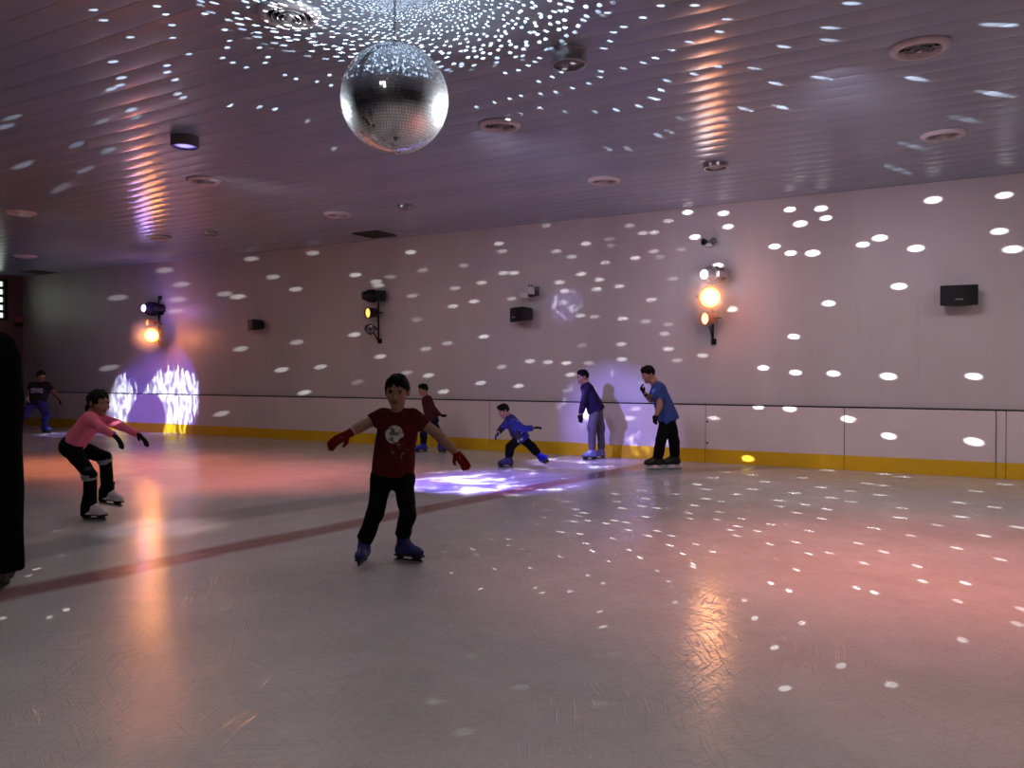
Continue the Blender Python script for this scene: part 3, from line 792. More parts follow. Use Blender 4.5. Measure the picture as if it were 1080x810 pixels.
class Fig:
    def __init__(s, D, label, u0, name='person'):
        s.D = D; s.px = D / F_PX
        g = CAM + ray(u0, 394) * D; g[2] = 0
        s.org = g
        s.root = empty(name, g, (0, 0, YAW), label=label, cat='person')
        s.body = Sdf()
    def loc(s, p):
        d = np.array(p, float) - s.org; return np.array([d @ RIGHT, d @ FWDH, d[2]])
    def J(s, u, v, dd=0.0): return s.loc(at_depth(u, v, s.D + dd))
    def G(s, u, v):
        p = s.loc(on_floor(u, v)); p[2] = 0; return p

    def head(s, c, h, face, up, skin, hair, neck_to, neck_r, style='short', res=None, eyes=True, hair_name='hair', cap=None):
        """c = middle of the head (half way chin to crown); h = chin to crown"""
        y = nrm(face); z = np.array(up, float); z = nrm(z - (z @ y) * y); x = np.cross(y, z)
        R = np.stack([x, y, z], 1)
        def L(a, b, d): return c + R @ np.array([a, b, d]) * h
        B = s.body; k = 0.05 * h
        B.ell(L(0, -.05, .12), np.array([.345, .40, .375]) * h, R, k=k)
        B.ell(L(0, .07, -.16), np.array([.275, .30, .33]) * h, R, k=.08 * h)
        B.cap(L(-.16, .31, .07), L(.16, .31, .07), .05 * h, k=.06 * h)
        for q in (-1, 1):
            B.ell(L(q * .15, .42, -.005), np.array([.09, .08, .055]) * h, R, op='s', k=.05 * h)
            B.ell(L(q * .17, .26, -.13), np.array([.09, .09, .08]) * h, R, k=.08 * h)
            B.ell(L(q * .345, -.02, -.04), np.array([.045, .085, .13]) * h, R, k=.03 * h)
            B.ell(L(q * .385, .0, -.04), np.array([.02, .05, .09]) * h, R, op='s', k=.02 * h)
        B.cap(L(0, .335, .02), L(0, .43, -.12), .035 * h, .05 * h, k=.05 * h)
        B.cap(L(-.045, .375, -.135), L(.045, .375, -.135), .035 * h, k=.03 * h)
        B.cap(L(-.075, .325, -.255), L(.075, .325, -.255), .035 * h, k=.03 * h)
        B.cap(L(-.055, .32, -.315), L(.055, .32, -.315), .036 * h, k=.03 * h)
        B.cap(L(-.11, .40, -.285), L(.11, .40, -.285), .014 * h, op='s', k=.02 * h)
        B.ell(L(0, .27, -.42), np.array([.11, .10, .09]) * h, R, k=.06 * h)
        B.cap(L(0, -.10, -.22), neck_to, neck_r, neck_r * 1.08, k=.10 * h)
        s.lipc = L(0, .37, -.285); s.lipr = .10 * h; s.headR = R; s.headc = c; s.headh = h
        s.skin = skin
        if eyes:
            for q in (-1, 1):
                e = Sdf(); e.ell(L(q * .15, .30, -.005), np.array([.072, .06, .027]) * h, R, k=0)
                ec = L(q * .15, .355, -.012)
                e.mesh('eye', max(.010 * h, .0016), [M_EYE, M_IRIS], s.root, lambda C, ec=ec: (((C - ec) @ x) ** 2 + ((C - ec) @ z) ** 2 < (.036 * h) ** 2))
        # hair
        H = Sdf(); res = res or max(0.0035, .02 * h)
        if style in ('short', 'pony'):
            H.ell(L(0, -.05, .125), np.array([.37, .43, .405]) * h, R, k=.02 * h)
            if style == 'short': H.ell(L(0, .16, .36), np.array([.25, .22, .15]) * h, R, k=.06 * h)
            slope = .69 if style == 'short' else .80
            fz = .20 if style == 'short' else .24
            n = R @ nrm([0, slope, -1]); p0 = L(0, .35, fz)
            def hairline(P, p0=p0, n=n):
                q = (P - c) @ R / h; az = np.arctan2(q[..., 0], q[..., 1] + .05)
                return (P - p0) @ n + h * (.022 * np.sin(az * 13 + 1) + .018 * np.sin(az * 29) + .05 * np.exp(-((np.abs(az) - 1.25) / .22) ** 2) * -1)
            H.add(hairline, (-99,) * 3, (99,) * 3, 'i', 0)
            H.wrinkle(.020 * h, 26 / h, 3)
            if style == 'pony':
                H.ell(L(0, -.10, .10), np.array([.39, .42, .40]) * h, R, k=.03 * h)
                H.cap(L(0, -.45, .10), L(0, -.58, -.30), .13 * h, .12 * h, k=.06 * h)
                H.cap(L(0, -.58, -.30), L(.03, -.55, -.62), .12 * h, .04 * h, k=.06 * h)
                # keep the sweep back over the ears but clear of the face
                H.plane(L(0, .30, 0), R @ nrm([0, 1, -.35]))
            for q in (-1, 1):       # brows
                H.cap(L(q * .07, .375, .055), L(q * .22, .315, .065), .014 * h, .010 * h, k=.01 * h)
        elif style == 'cap':
            H.ell(L(0, -.05, .14), np.array([.40, .46, .40]) * h, R, k=.02 * h)
            H.plane(L(0, .35, .16), R @ nrm([0, .25, -1]))
            H.cap(L(-.20, .40, .20), L(.20, .40, .20), .05 * h, k=.02 * h)
            H.cap(L(-.15, .58, .17), L(.15, .58, .17), .035 * h, k=.10 * h)
        H.mesh(hair_name, res, hair, s.root)

    def trunk(s, shL, shR, hipL, hipR, r, rb=None):
        B = s.body; rb = rb or r
        cs, ch = (shL + shR) / 2, (hipL + hipR) / 2
        B.cap(shL, shR, r * .52, k=.03)
        for a, b in ((shL, hipL), (shR, hipR)):
            a2 = cs + (a - cs) * .60 + (ch - cs) * .18; b2 = ch + (b - ch) * .8
            B.cap(a2, b2, r * .80, rb * .80, k=.05)
        B.cap(cs + (ch - cs) * .05, ch, r * .7, rb * .85, k=.05)

    def shirt(s, name, shL, shR, hipL, hipR, r, mats, arms, sleeve=.55, rb=None, hem=None, res=.011, wr=.003, neck=None, arm_r=(.05, .045), face_fn=None, long=False, seed=1, wr_freq=45):
        H = Sdf(); rb = rb or r
        cs, ch = (shL + shR) / 2, (hipL + hipR) / 2
        ax = ch - cs
        H.cap(shL, shR, r * .60, k=.03)
        for a, b in ((shL, hipL), (shR, hipR)):
            a2 = cs + (a - cs) * .62 + ax * .18; b2 = ch + (b - ch) * .9 + ax * .05
            H.cap(a2, b2, r * .88, rb * .92, k=.05)
        H.cap(cs + ax * .05, ch + ax * .05, r * .78, rb * .95, k=.05)
        if neck is not None: H.cap(cs, cs + (neck - cs) * .55, r * .52, r * .40, k=.03)
        u = nrm(ax)
        H.plane(ch + u * (hem if hem is not None else .03), u)
        for (sh, el, wr_) in arms:
            if long:
                H.cap(sh, el, arm_r[0], arm_r[1], k=.03); H.cap(el, wr_, arm_r[1], arm_r[1] * .78, k=.02, cut1=True)
            else:
                e = sh + (el - sh) * sleeve
                H.cap(sh, e, arm_r[0], arm_r[1], k=.03, cut1=True)
        if wr: H.wrinkle(wr, wr_freq, seed)
        return H.mesh(name, res, mats, s.root, face_fn)

    def arm(s, sh, el, wr, r0=.04, r1=.034, r2=.026):
        s.body.cap(sh, el, r0, r1, k=.02)
        m = el + (wr - el) * .3
        s.body.cap(el, m, r1, r1 * 1.02, k=.012); s.body.cap(m, wr, r1 * 1.02, r2, k=.012)

    def hand(s, wr, tip, pn, mats, name='glove', thumb=1, curl=.25, cuff=.25, L=None, res=None, fat=1.22):
        """gloved hand with palm, four fingers and thumb; pn = direction the palm faces"""
        H = Sdf()
        d = nrm(tip - wr); L = L or np.linalg.norm(tip - wr)
        n = np.array(pn, float); n = nrm(n - (n @ d) * d); sd = np.cross(d, n)
        kn = wr + d * (.50 * L); fr = .050 * L * fat; w = .098 * L
        H.cap(wr + d * .08 * L - sd * .10 * L, kn - sd * .125 * L, .085 * L * fat, .085 * L * fat, k=.03 * L, flat=(n, .75))
        H.cap(wr + d * .08 * L + sd * .10 * L, kn + sd * .125 * L, .085 * L * fat, .085 * L * fat, k=.03 * L, flat=(n, .75))
        if cuff: H.cap(wr - d * cuff * L, wr + d * .10 * L, .155 * L * fat, .135 * L * fat, k=.03 * L, cut0=True, flat=(n, .85))
        for i, ln in enumerate((.40, .46, .50, .44)):
            o = (i - 1.5) * w * 1.02
            b = kn + sd * o
            dv = nrm(d + sd * (i - 1.5) * .06)
            m1 = b + (dv * math.cos(curl) + n * math.sin(curl)) * ln * L * .45
            m2 = m1 + (dv * math.cos(curl * 2.1) + n * math.sin(curl * 2.1)) * ln * L * .32
            m3 = m2 + (dv * math.cos(curl * 3) + n * math.sin(curl * 3)) * ln * L * .23
            H.cap(b, m1, fr * 1.05, fr, k=.006); H.cap(m1, m2, fr, fr * .95, k=.006); H.cap(m2, m3, fr * .95, fr * .8, k=.006)
        tb = wr + d * .16 * L + sd * thumb * .17 * L
        t1 = tb + nrm(d * .75 + sd * thumb * .75 + n * .3) * .20 * L
        t2 = t1 + nrm(d * .95 + sd * thumb * .3 + n * .35) * .17 * L
        H.cap(tb, t1, fr * 1.35, fr * 1.15, k=.02 * L); H.cap(t1, t2, fr * 1.15, fr * .9, k=.01)
        s.body.cap(wr, wr + d * .3 * L, .10 * L, .08 * L, k=.02, flat=(n, .6))
        return H.mesh(name, res or max(.0035, .022 * L), mats, s.root)

    def skate(s, O, fwd, L, boot, up=(0, 0, 1), blade=None, holder=None, toe_pick=True, shaft=True, boot_b=None, res=.006):
        """ice skate standing with its runner on O; returns ankle point and top of the boot"""
        f = nrm(fwd); z = np.array(up, float); z = nrm(z); f = nrm(f - (f @ z) * z); x = np.cross(f, z)
        k = L / .205
        def A(a, b, c): return O + (x * a + f * b + z * c) * k
        R = np.stack([x, f, z], 1)
        H = Sdf()
        H.cap(A(0, -.008, .245), A(0, -.002, .14), .052 * k, .047 * k, k=.02 * k, cut0=True)
        H.cap(A(0, -.002, .14), A(0, -.022, .098), .047 * k, .044 * k, k=.02 * k)
        H.cap(A(0, -.022, .092), A(0, .09, .085), .040 * k, .036 * k, k=.03 * k)
        H.cap(A(0, .03, .125), A(0, .10, .088), .036 * k, .032 * k, k=.03 * k)
        H.ell(A(0, .115, .084), np.array([.041, .05, .034]) * k, R, k=.02 * k)
        H.plane(A(0, 0, .058), -z)
        M_b = boot_b or boot
        zz = z; o0 = A(0, 0, .078)
        bo = H.mesh('ice_skate', res, [boot, M_b], s.root, lambda C: ((C - o0) @ zz < 0))
        bm = bmesh.new()
        M4 = Matrix(((x[0], f[0], z[0], O[0]), (x[1], f[1], z[1], O[1]), (x[2], f[2], z[2], O[2]), (0, 0, 0, 1)))
        def prof(pts, w):
            lo = [bm.verts.new(M4 @ Vector((-w * k / 2, p[0] * k, p[1] * k))) for p in pts]
            hi = [bm.verts.new(M4 @ Vector((w * k / 2, p[0] * k, p[1] * k))) for p in pts]
            bm.faces.new(lo); bm.faces.new(hi[::-1])
            for i in range(len(pts)):
                j = (i + 1) % len(pts); bm.faces.new((lo[i], hi[i], hi[j], lo[j]))
        prof([(-.07, .062), (-.072, .050), (.165, .050), (.160, .062)], .052)     # sole plate
        prof([(-.055, .052), (-.050, .022), (-.01, .022), (.0, .052)], .024)      # rear post
        prof([(.065, .052), (.085, .022), (.135, .022), (.145, .052)], .024)      # front post
        prof([(-.065, .030), (-.065, .018), (.15, .018), (.15, .030)], .016)
        bm_obj('blade_holder', bm, holder or M_BLACK, bo)
        bm = bmesh.new()
        prof([(-.088, .022), (-.086, .006), (-.06, .000), (.12, .000), (.155, .007), (.168, .020), (.16, .024)], .0055)
        bm_obj('blade', bm, blade or M_STEEL, bo)
        return A(0, -.004, .15), A(0, -.008, .235)

    def trousers(s, name, hipL, hipR, legs, mats, r_hip=.085, radii=(.078, .055, .05), waist=.06, up=None, res=.011, wr=.004, seed=2, freq=40):
        H = Sdf(); u = nrm(up) if up is not None else ZAX
        H.cap(hipL, hipR, r_hip, k=.03)
        H.cap(hipL + u * waist, hipR + u * waist, r_hip * .92, k=.05)
        for hp, kn, en in legs:
            H.cap(hp, kn, radii[0], radii[1], k=.035); H.cap(kn, en, radii[1], radii[2], k=.02, cut1=True)
        if wr: H.wrinkle(wr, freq, seed)
        return H.mesh(name, res, mats, s.root)
    def leg(s, hp, kn, an, r0=.065, r1=.048, r2=.036):
        r0, r1, r2 = r0 * .72, r1 * .68, r2 * .8
        s.body.cap(hp, kn, r0, r1, k=.03); m = kn + (an - kn) * .3
        s.body.cap(kn, m, r1 * .98, r1, k=.02); s.body.cap(m, an, r1, r2, k=.02)
    def finish(s, res=.009):
        lc, lr = s.lipc, s.lipr; R = s.headR
        def ff(C):
            q = (C - lc) @ R
            return ((q[:, 0] / lr) ** 2 + (q[:, 2] / (lr * .46)) ** 2 < 1) & (np.abs(q[:, 1]) < lr)
        return s.body.mesh('body', res, [skin_mat(s.skin), M_LIPS], s.root, ff)

def V3(*a): return np.array(a, float)
SK_A = (0.62, 0.45, 0.37)

# ------------------------------------------------------------------ 1. boy in the red T-shirt, arms out
def print_shirt(centre, rad):
    m, t, bs = new_mat('dark_red_jersey_with_moon_print')
    tc = t.new('ShaderNodeTexCoord').outputs['Object']
    x = t.sep(tc)
    dx = t.math('SUBTRACT', x[0], float(centre[0])); dz = t.math('SUBTRACT', x[2], float(centre[2]))
    r = t.math('SQRT', t.math('ADD', t.math('MULTIPLY', dx, dx), t.math('MULTIPLY', dz, dz)))
    front = t.math('LESS_THAN', x[1], float(centre[1]))
    disc = t.math('MULTIPLY', t.smooth(r, rad * 1.02, rad * 0.96), front)
    blot = t.smooth(t.noise(t.mapping(tc, loc=(4.3, 2.2, 1.7)), 26, 4, 0.65, dist=0.8), 0.47, 0.56)
    # bite out of the lower right of the moon, with a scatter of specks falling from it
    bxx = t.math('SUBTRACT', dx, rad * 0.95); bzz = t.math('ADD', dz, rad * 0.85)
    bite = t.smooth(t.math('SQRT', t.math('ADD', t.math('MULTIPLY', bxx, bxx), t.math('MULTIPLY', bzz, bzz))), rad * 0.50, rad * 0.60)
    moon = t.math('MULTIPLY', disc, bite)
    sp = t.smooth(t.noise(t.mapping(tc, scale=(1, 1, 0.6)), 60, 3, 0.6, dist=1.0), 0.58, 0.63)
    ux = t.math('DIVIDE', t.math('SUBTRACT', dx, rad * 0.55), rad * 1.05); uz = t.math('DIVIDE', t.math('ADD', dz, rad * 1.75), rad * 1.05)
    rg = t.smooth(t.math('ADD', t.math('MULTIPLY', ux, ux), t.math('MULTIPLY', uz, uz)), 1.0, 0.55)
    speck = t.math('MULTIPLY', t.math('MULTIPLY', sp, rg), t.math('MULTIPLY', front, 0.55))
    n = t.noise(tc, 14, 3)
    red = t.ramp(n, [(0.3, lin((0.28, 0.05, 0.075))), (0.7, lin((0.34, 0.06, 0.085)))])
    moonc = t.mix(t.math('MULTIPLY', blot, 0.85), lin((0.80, 0.76, 0.73)), lin((0.22, 0.16, 0.17)))
    c = t.mix(moon, red, moonc)
    c = t.mix(t.math('MULTIPLY', speck, t.math('SUBTRACT', 1.0, moon)), c, lin((0.70, 0.60, 0.60)))
    t.l.new(c, bs.inputs['Base Color']); bs.inputs['Roughness'].default_value = 0.8
    bs.inputs['Specular IOR Level'].default_value = 0.15
    t.l.new(t.bump(t.noise(tc, 300, 2), 0.2, 0.002), bs.inputs['Normal'])
    return m
M_BLACKCLOTH = mat('black_trouser_cloth', (0.055, 0.05, 0.06), 0.85, spec=0.12, var=0.2, scale=25)
M_REDGLOVE = mat('red_knit_glove', (0.42, 0.055, 0.085), 0.85, spec=0.15, var=0.15, scale=60, bump=0.3, bscale=300)
M_NAVYBOOT = mat('navy_blue_boot', (0.11, 0.13, 0.38), 0.4, var=0.15)
M_NAVYSOLE = mat('dark_navy_sole', (0.06, 0.07, 0.17), 0.5)
M_WHITEBAND = mat('white_wrist_band', (0.75, 0.68, 0.68), 0.7)

D0 = on_floor(405, 593); D0 = float((D0 - CAM) @ FWDH)
f = Fig(D0, 'boy skating in dark red moon T-shirt, black trousers and red gloves, arms spread', 407)
hc = f.J(418.8, 412.6); hh = 35.0 * f.px
nk = f.J(419.5, 434)
shL, shR = f.J(404.5, 438.5, .01), f.J(436.5, 439.5, .01)
hipL, hipR = f.J(403, 497), f.J(425.5, 497)
f.head(hc, hh, (-.06, -1, -.12), (0.01, 0, 1), SK_A, M_HAIR, nk, 6.2 * f.px, 'short')
f.trunk(shL, shR, hipL, hipR, .078, .074)
elL, wrL, tpL = f.J(382.5, 449.0, -.02), f.J(367.5, 457.5, -.12), f.J(345.2, 469.6, -.20)
elR, wrR, tpR = f.J(459.5, 456.5, -.01), f.J(480.5, 477.0, -.08), f.J(492.0, 491.0, -.12)
f.arm(shL, elL, wrL, .042, .037, .027); f.arm(shR, elR, wrR, .042, .037, .027)
f.hand(wrL, tpL, (.3, .85, -.5), M_REDGLOVE, thumb=1, curl=.26, cuff=.16, L=26 * f.px, res=.0033, fat=1.25)
f.hand(wrR, tpR, (-.3, .85, -.4), M_REDGLOVE, thumb=-1, curl=.26, cuff=.16, L=23 * f.px, res=.0033, fat=1.25)
Hb = Sdf(); dv = nrm(wrL - elL); Hb.cap(wrL - dv * .036, wrL - dv * .014, .031, .031, cut0=True, cut1=True, k=0); Hb.mesh('wrist_band', .004, M_WHITEBAND, f.root)
mp = f.J(417.6, 457.5); mp[1] = (shL[1] + shR[1]) / 2
f.shirt('t_shirt', shL, shR, hipL, hipR, .087, print_shirt(mp, 9.6 * f.px), [(shL, elL, wrL), (shR, elR, wrR)], sleeve=.60, rb=.091, hem=.035, res=.008, wr=.0035, neck=nk, arm_r=(.055, .053))
gL_, gR_ = f.G(384.0, 594.0), f.G(426.0, 593.0)
aL, tL = f.skate(gL_, (-.12, -1, 0), 27 * f.px, M_NAVYBOOT, res=.005, boot_b=M_NAVYSOLE, holder=M_NAVYSOLE)
aR, tR = f.skate(gR_, (.93, -.38, 0), 29 * f.px, M_NAVYBOOT, res=.005, boot_b=M_NAVYSOLE, holder=M_NAVYSOLE)
kL, kR = f.J(395.5, 543, -.05), f.J(430.0, 541, -.06)
f.leg(hipL, kL, aL); f.leg(hipR, kR, aR)
pL, pR = V3(*f.J(403.0, 505)), V3(*f.J(425.0, 505))
f.trousers('trousers', pL, pR, [(pL, kL, tL + (aL - tL) * .55), (pR, kR, tR + (aR - tR) * .35)], M_BLACKCLOTH, .072, (.078, .058, .058), waist=.03, res=.008, wr=.005, freq=60)
f.finish(.0062)

# ------------------------------------------------------------------ 2. girl in pink, crouched glide
M_PINK = mat('pink_fleece', (0.95, 0.47, 0.58), 0.8, spec=0.15, var=0.06, scale=20)
M_KNEE = mat('grey_knee_band', (0.60, 0.58, 0.60), 0.8)
M_WHITEBOOT = mat('white_leather_boot', (0.86, 0.83, 0.84), 0.4, var=0.05)
M_BLKGLOVE = mat('black_knit_glove', (0.06, 0.055, 0.06), 0.85, spec=0.12, var=0.2)
D0 = float((on_floor(94, 548.6) - CAM) @ FWDH)
f = Fig(D0, 'girl in a pink top and black leggings, crouched on one skate with arms forward', 90)
hc = f.J(104.6, 424.6); hh = 26.5 * f.px
nk = f.J(98.2, 437.5)
shN, shF = f.J(95.2, 442.0, -.105), f.J(101.5, 440.0, .105)
hipN, hipF = f.J(73.5, 471.5, -.065), f.J(78.0, 470.5, .065)
f.head(hc, hh, (.90, -.42, -.10), (.10, 0, 1), (0.66, 0.47, 0.40), M_HAIRB, nk, 6.0 * f.px, 'pony')
f.trunk(shN, shF, hipN, hipF, .088, .085)
elN, wrN, tpN = f.J(107.0, 451.5, -.17), f.J(120.5, 459.0, -.20), f.J(129.5, 469.5, -.21)
elF, wrF, tpF = f.J(127.0, 449.0, .12), f.J(146.0, 458.0, .10), f.J(155.5, 467.0, .09)
f.arm(shN, elN, wrN, .038, .033, .024); f.arm(shF, elF, wrF, .038, .033, .024)
f.hand(wrN, tpN, (-.6, .0, -.7), M_BLKGLOVE, thumb=1, curl=.22, cuff=.2, L=17 * f.px)
f.hand(wrF, tpF, (-.6, .0, -.7), M_BLKGLOVE, thumb=-1, curl=.22, cuff=.2, L=17 * f.px)
f.shirt('jumper', shN, shF, hipN, hipF, .098, M_PINK, [(shN, elN, wrN), (shF, elF, wrF)], rb=.096, hem=-.005, res=.009, wr=.004, neck=nk, arm_r=(.050, .042), long=True, seed=5)
gA = f.G(95.5, 549.0)
aA, tA = f.skate(gA, (.98, -.18, 0), .205, M_WHITEBOOT, holder=M_BLACK)
gB = f.J(112.0, 533.0, .32)
aB, tB = f.skate(gB, (.97, -.10, -.12), .205, M_WHITEBOOT, up=(.12, 0, 1), holder=M_BLACK)
kA, kB = f.J(95.0, 500.5, -.13), f.J(111.0, 482.5, .10)
f.leg(hipN, kA, aA, .06, .045, .034); f.leg(hipF, kB, aB, .06, .045, .034)
f.trousers('leggings', hipN, hipF, [(hipN, kA, aA), (hipF, kB, aB)], M_BLACKCLOTH, .088, (.080, .055, .060), waist=.045, up=nrm(nk - hipN), res=.009, wr=.003)
for kn, an, hp in ((kA, aA, hipN), (kB, aB, hipF)):
    K = Sdf(); d2 = nrm(an - kn); d1 = nrm(kn - hp)
    K.cap(kn - d1 * .018, kn + d2 * .045, .074, .068, k=0, cut0=True, cut1=True); K.mesh('knee_band', .007, M_KNEE, f.root)
for an, tt in ((aA, tA), (aB, tB)):   # flared legging cuffs over the heel of the boot
    K = Sdf(); fw = nrm([.98, -.15, 0])
    K.cap(tt, an - ZAX * .02 - fw * .012, .060, .066, k=.02, cut0=True); K.cap(an - ZAX * .02 - fw * .02, an - ZAX * .085 - fw * .050, .062, .042, k=.02)
    K.mesh('legging_cuff', .008, M_BLACKCLOTH, f.root)
f.finish(.0075)

# ------------------------------------------------------------------ 3. distant man in dark T-shirt at the left
M_CAPC = mat('black_cap', (0.05, 0.045, 0.05), 0.8)
m_tee, t, bs = new_mat('navy_tee_with_pale_print')
tc = t.new('ShaderNodeTexCoord').outputs['Object']
X = t.sep(tc)
pr = t.smooth(t.noise(t.mapping(tc, scale=(1.3, 1, 0.8), loc=(1, 2, 5)), 42, 2, 0.5), 0.46, 0.52)
D3 = float((on_floor(46, 456) - CAM) @ FWDH)
f = Fig(D3, 'distant skater in dark printed T-shirt, black cap and blue trousers by left corner', 40)
pc = f.J(42.0, 411.8)
mk = t.math('MULTIPLY', t.smooth(t.math('ABSOLUTE', t.math('SUBTRACT', X[0], float(pc[0]))), .15, .12), t.smooth(t.math('ABSOLUTE', t.math('SUBTRACT', X[2], float(pc[2]))), .065, .045))
mk = t.math('MULTIPLY', mk, pr)
t.l.new(t.mix(mk, lin((0.07, 0.06, 0.10)), lin((0.80, 0.82, 0.95))), bs.inputs['Base Color']); bs.inputs['Roughness'].default_value = 0.8
M_BLUETR = mat('blue_track_trousers', (0.20, 0.20, 0.52), 0.6, var=0.25, scale=6)
hc = f.J(43.2, 396.6); hh = 11.2 * f.px
nk = f.J(42.6, 402.8)
shL, shR = f.J(34.2, 406.2), f.J(50.5, 406.2)
hipL, hipR = f.J(34.6, 425.5), f.J(43.2, 425.0)
f.head(hc, hh, (.1, -1, -.1), (0, 0, 1), (0.55, 0.40, 0.34), M_CAPC, nk, .058, 'cap', hair_name='cap', res=.008)
f.trunk(shL, shR, hipL, hipR, .12, .11)
elL, wrL, tpL = f.J(29.9, 413.5, -.05), f.J(29.3, 419.2, -.12), f.J(29.6, 424.0, -.18)
elR, wrR, tpR = f.J(57.2, 414.8, .02), f.J(61.2, 420.0, -.04), f.J(64.6, 425.0, -.06)
f.arm(shL, elL, wrL, .055, .048, .036); f.arm(shR, elR, wrR, .055, .048, .036)
f.hand(wrL, tpL, (1, -.2, 0), mat('pale_glove', (0.7, 0.66, 0.66), 0.7), thumb=1, L=.17, res=.006)
f.hand(wrR, tpR, (-.8, -.2, -.4), M_BLKGLOVE, thumb=1, L=.17, res=.006)
f.shirt('t_shirt', shL, shR, hipL, hipR, .135, m_tee, [(shL, elL, wrL), (shR, elR, wrR)], sleeve=.65, rb=.125, hem=.02, res=.014, wr=.006, neck=nk, arm_r=(.075, .07))
gA = f.G(17.5, 455.0); gB = f.G(47.5, 457.2)
aA, tA = f.skate(gA, (-.75, -.6, 0), .25, M_WHITEBOOT, res=.009, holder=M_BLACK)
aB, tB = f.skate(gB, (.92, -.4, 0), .25, M_NAVYBOOT, res=.009, holder=M_BLACK)
kA, kB = f.J(26.0, 438.5, -.12), f.J(49.5, 438.3, -.08)
f.leg(hipL, kA, aA, .085, .06, .045); f.leg(hipR, kB, aB, .085, .06, .045)
f.trousers('trousers', hipL, hipR, [(hipL, kA, tA), (hipR, kB, tB)], M_BLUETR, .105, (.115, .085, .080), res=.014, wr=.008)
f.finish(.011)

# ------------------------------------------------------------------ 4. boy behind, hands behind his back
M_MAROON = mat('dark_maroon_shirt', (0.26, 0.10, 0.14), 0.8, spec=0.15, var=0.15)
M_NAVYTR = mat('dark_navy_trousers', (0.10, 0.09, 0.16), 0.8, spec=0.15)
M_BLUEBOOT = mat('blue_boot', (0.14, 0.17, 0.58), 0.4)
D4 = float((on_floor(456, 477.5) - CAM) @ FWDH)
f = Fig(D4, 'small skater in maroon shirt behind the red shirted boy, hands behind the back', 454)
hc = f.J(446.2, 411.0); hh = 12.4 * f.px
nk = f.J(448.4, 417.6)
shN, shF = f.J(450.8, 421.5, -.11), f.J(449.6, 421.0, .11)
hipN, hipF = f.J(456.6, 444.5, -.07), f.J(455.8, 444.5, .07)
f.head(hc, hh, (-.85, -.5, -.15), (0.05, 0, 1), SK_A, M_HAIR, nk, .050, 'short', res=.006)
f.trunk(shN, shF, hipN, hipF, .10, .095)
elN, wrN, tpN = f.J(458.5, 433.0, -.16), f.J(463.5, 437.2, -.02), f.J(468.0, 439.5, .02)
elF, wrF, tpF = f.J(458.0, 432.5, .16), f.J(462.8, 437.0, .05), f.J(467.0, 438.2, .05)
f.arm(shN, elN, wrN, .042, .036, .026); f.arm(shF, elF, wrF, .042, .036, .026)
f.hand(wrN, tpN, (.1, .3, 1), M_BLKGLOVE, thumb=1, L=.14, res=.006); f.hand(wrF, tpF, (.1, .3, 1), M_BLKGLOVE, thumb=-1, L=.14, res=.006)
f.shirt('shirt', shN, shF, hipN, hipF, .108, M_MAROON, [(shN, elN, wrN), (shF, elF, wrF)], rb=.105, hem=.03, res=.013, wr=.005, neck=nk, arm_r=(.055, .045), long=True)
gA = f.G(446.6, 477.4); gB = f.G(465.0, 477.2)
aA, tA = f.skate(gA, (-.9, -.4, 0), .20, M_BLUEBOOT, res=.008); aB, tB = f.skate(gB, (.6, -.8, 0), .20, M_BLUEBOOT, res=.008)
kA, kB = f.J(446.5, 457.5, -.08), f.J(463.0, 457.0, -.02)
f.leg(hipN, kA, aA, .062, .045, .034); f.leg(hipF, kB, aB, .062, .045, .034)
f.trousers('trousers', hipN, hipF, [(hipN, kA, tA * .35 + aA * .65), (hipF, kB, tB * .35 + aB * .65)], M_NAVYTR, .085, (.078, .058, .058), res=.012, wr=.005)
f.finish(.010)

# ------------------------------------------------------------------ 5. boy in blue, leg swung back
m_bj, t, bs = new_mat('navy_jacket_with_blue_sheen_panels')
tc = t.new('ShaderNodeTexCoord').outputs['Object']
n1 = t.smooth(t.noise(tc, 5.5, 3, 0.5), 0.42, 0.58)
c = t.mix(n1, lin((0.06, 0.06, 0.20)), lin((0.08, 0.12, 0.62)))
n2 = t.smooth(t.noise(t.mapping(tc, loc=(3, 1, 2)), 9, 2), 0.66, 0.70)
t.l.new(t.mix(n2, c, lin((0.75, 0.75, 0.85))), bs.inputs['Base Color']); bs.inputs['Roughness'].default_value = 0.6
D5 = float((on_floor(536, 493.5) - CAM) @ FWDH)
f = Fig(D5, 'boy in blue jacket leaning forward with one leg swung back behind him', 545)
hc = f.J(531.0, 433.4, -.02); hh = 14.6 * f.px
nk = f.J(536.6, 439.0)
shN, shF = f.J(538.4, 443.5, -.11), f.J(537.4, 442.8, .11)
hipN, hipF = f.J(549.0, 461.0, -.07), f.J(550.0, 461.0, .07)
f.head(hc, hh, (-.88, -.30, -.36), (-.30, 0, 1), (0.70, 0.52, 0.46), M_HAIR, nk, .050, 'short', res=.006)
f.trunk(shN, shF, hipN, hipF, .098, .092)
elN, wrN, tpN = f.J(553.0, 452.5, -.20), f.J(562.0, 451.6, -.20), f.J(568.0, 450.8, -.20)
elF, wrF, tpF = f.J(530.5, 450.5, .10), f.J(525.8, 455.6, .04), f.J(522.4, 460.8, .02)
f.arm(shN, elN, wrN, .042, .036, .027); f.arm(shF, elF, wrF, .042, .036, .027)
f.hand(wrN, tpN, (0, .3, -1), M_BLKGLOVE, thumb=1, L=.13, res=.005); f.hand(wrF, tpF, (.8, .2, -.5), mat('blue_glove', (0.10, 0.12, 0.45), 0.7), thumb=1, L=.13, res=.005)
f.shirt('jacket', shN, shF, hipN, hipF, .108, m_bj, [(shN, elN, wrN), (shF, elF, wrF)], rb=.112, hem=.06, res=.011, wr=.005, neck=nk, arm_r=(.056, .050), long=True, seed=4)
gA = f.G(536.5, 493.8)
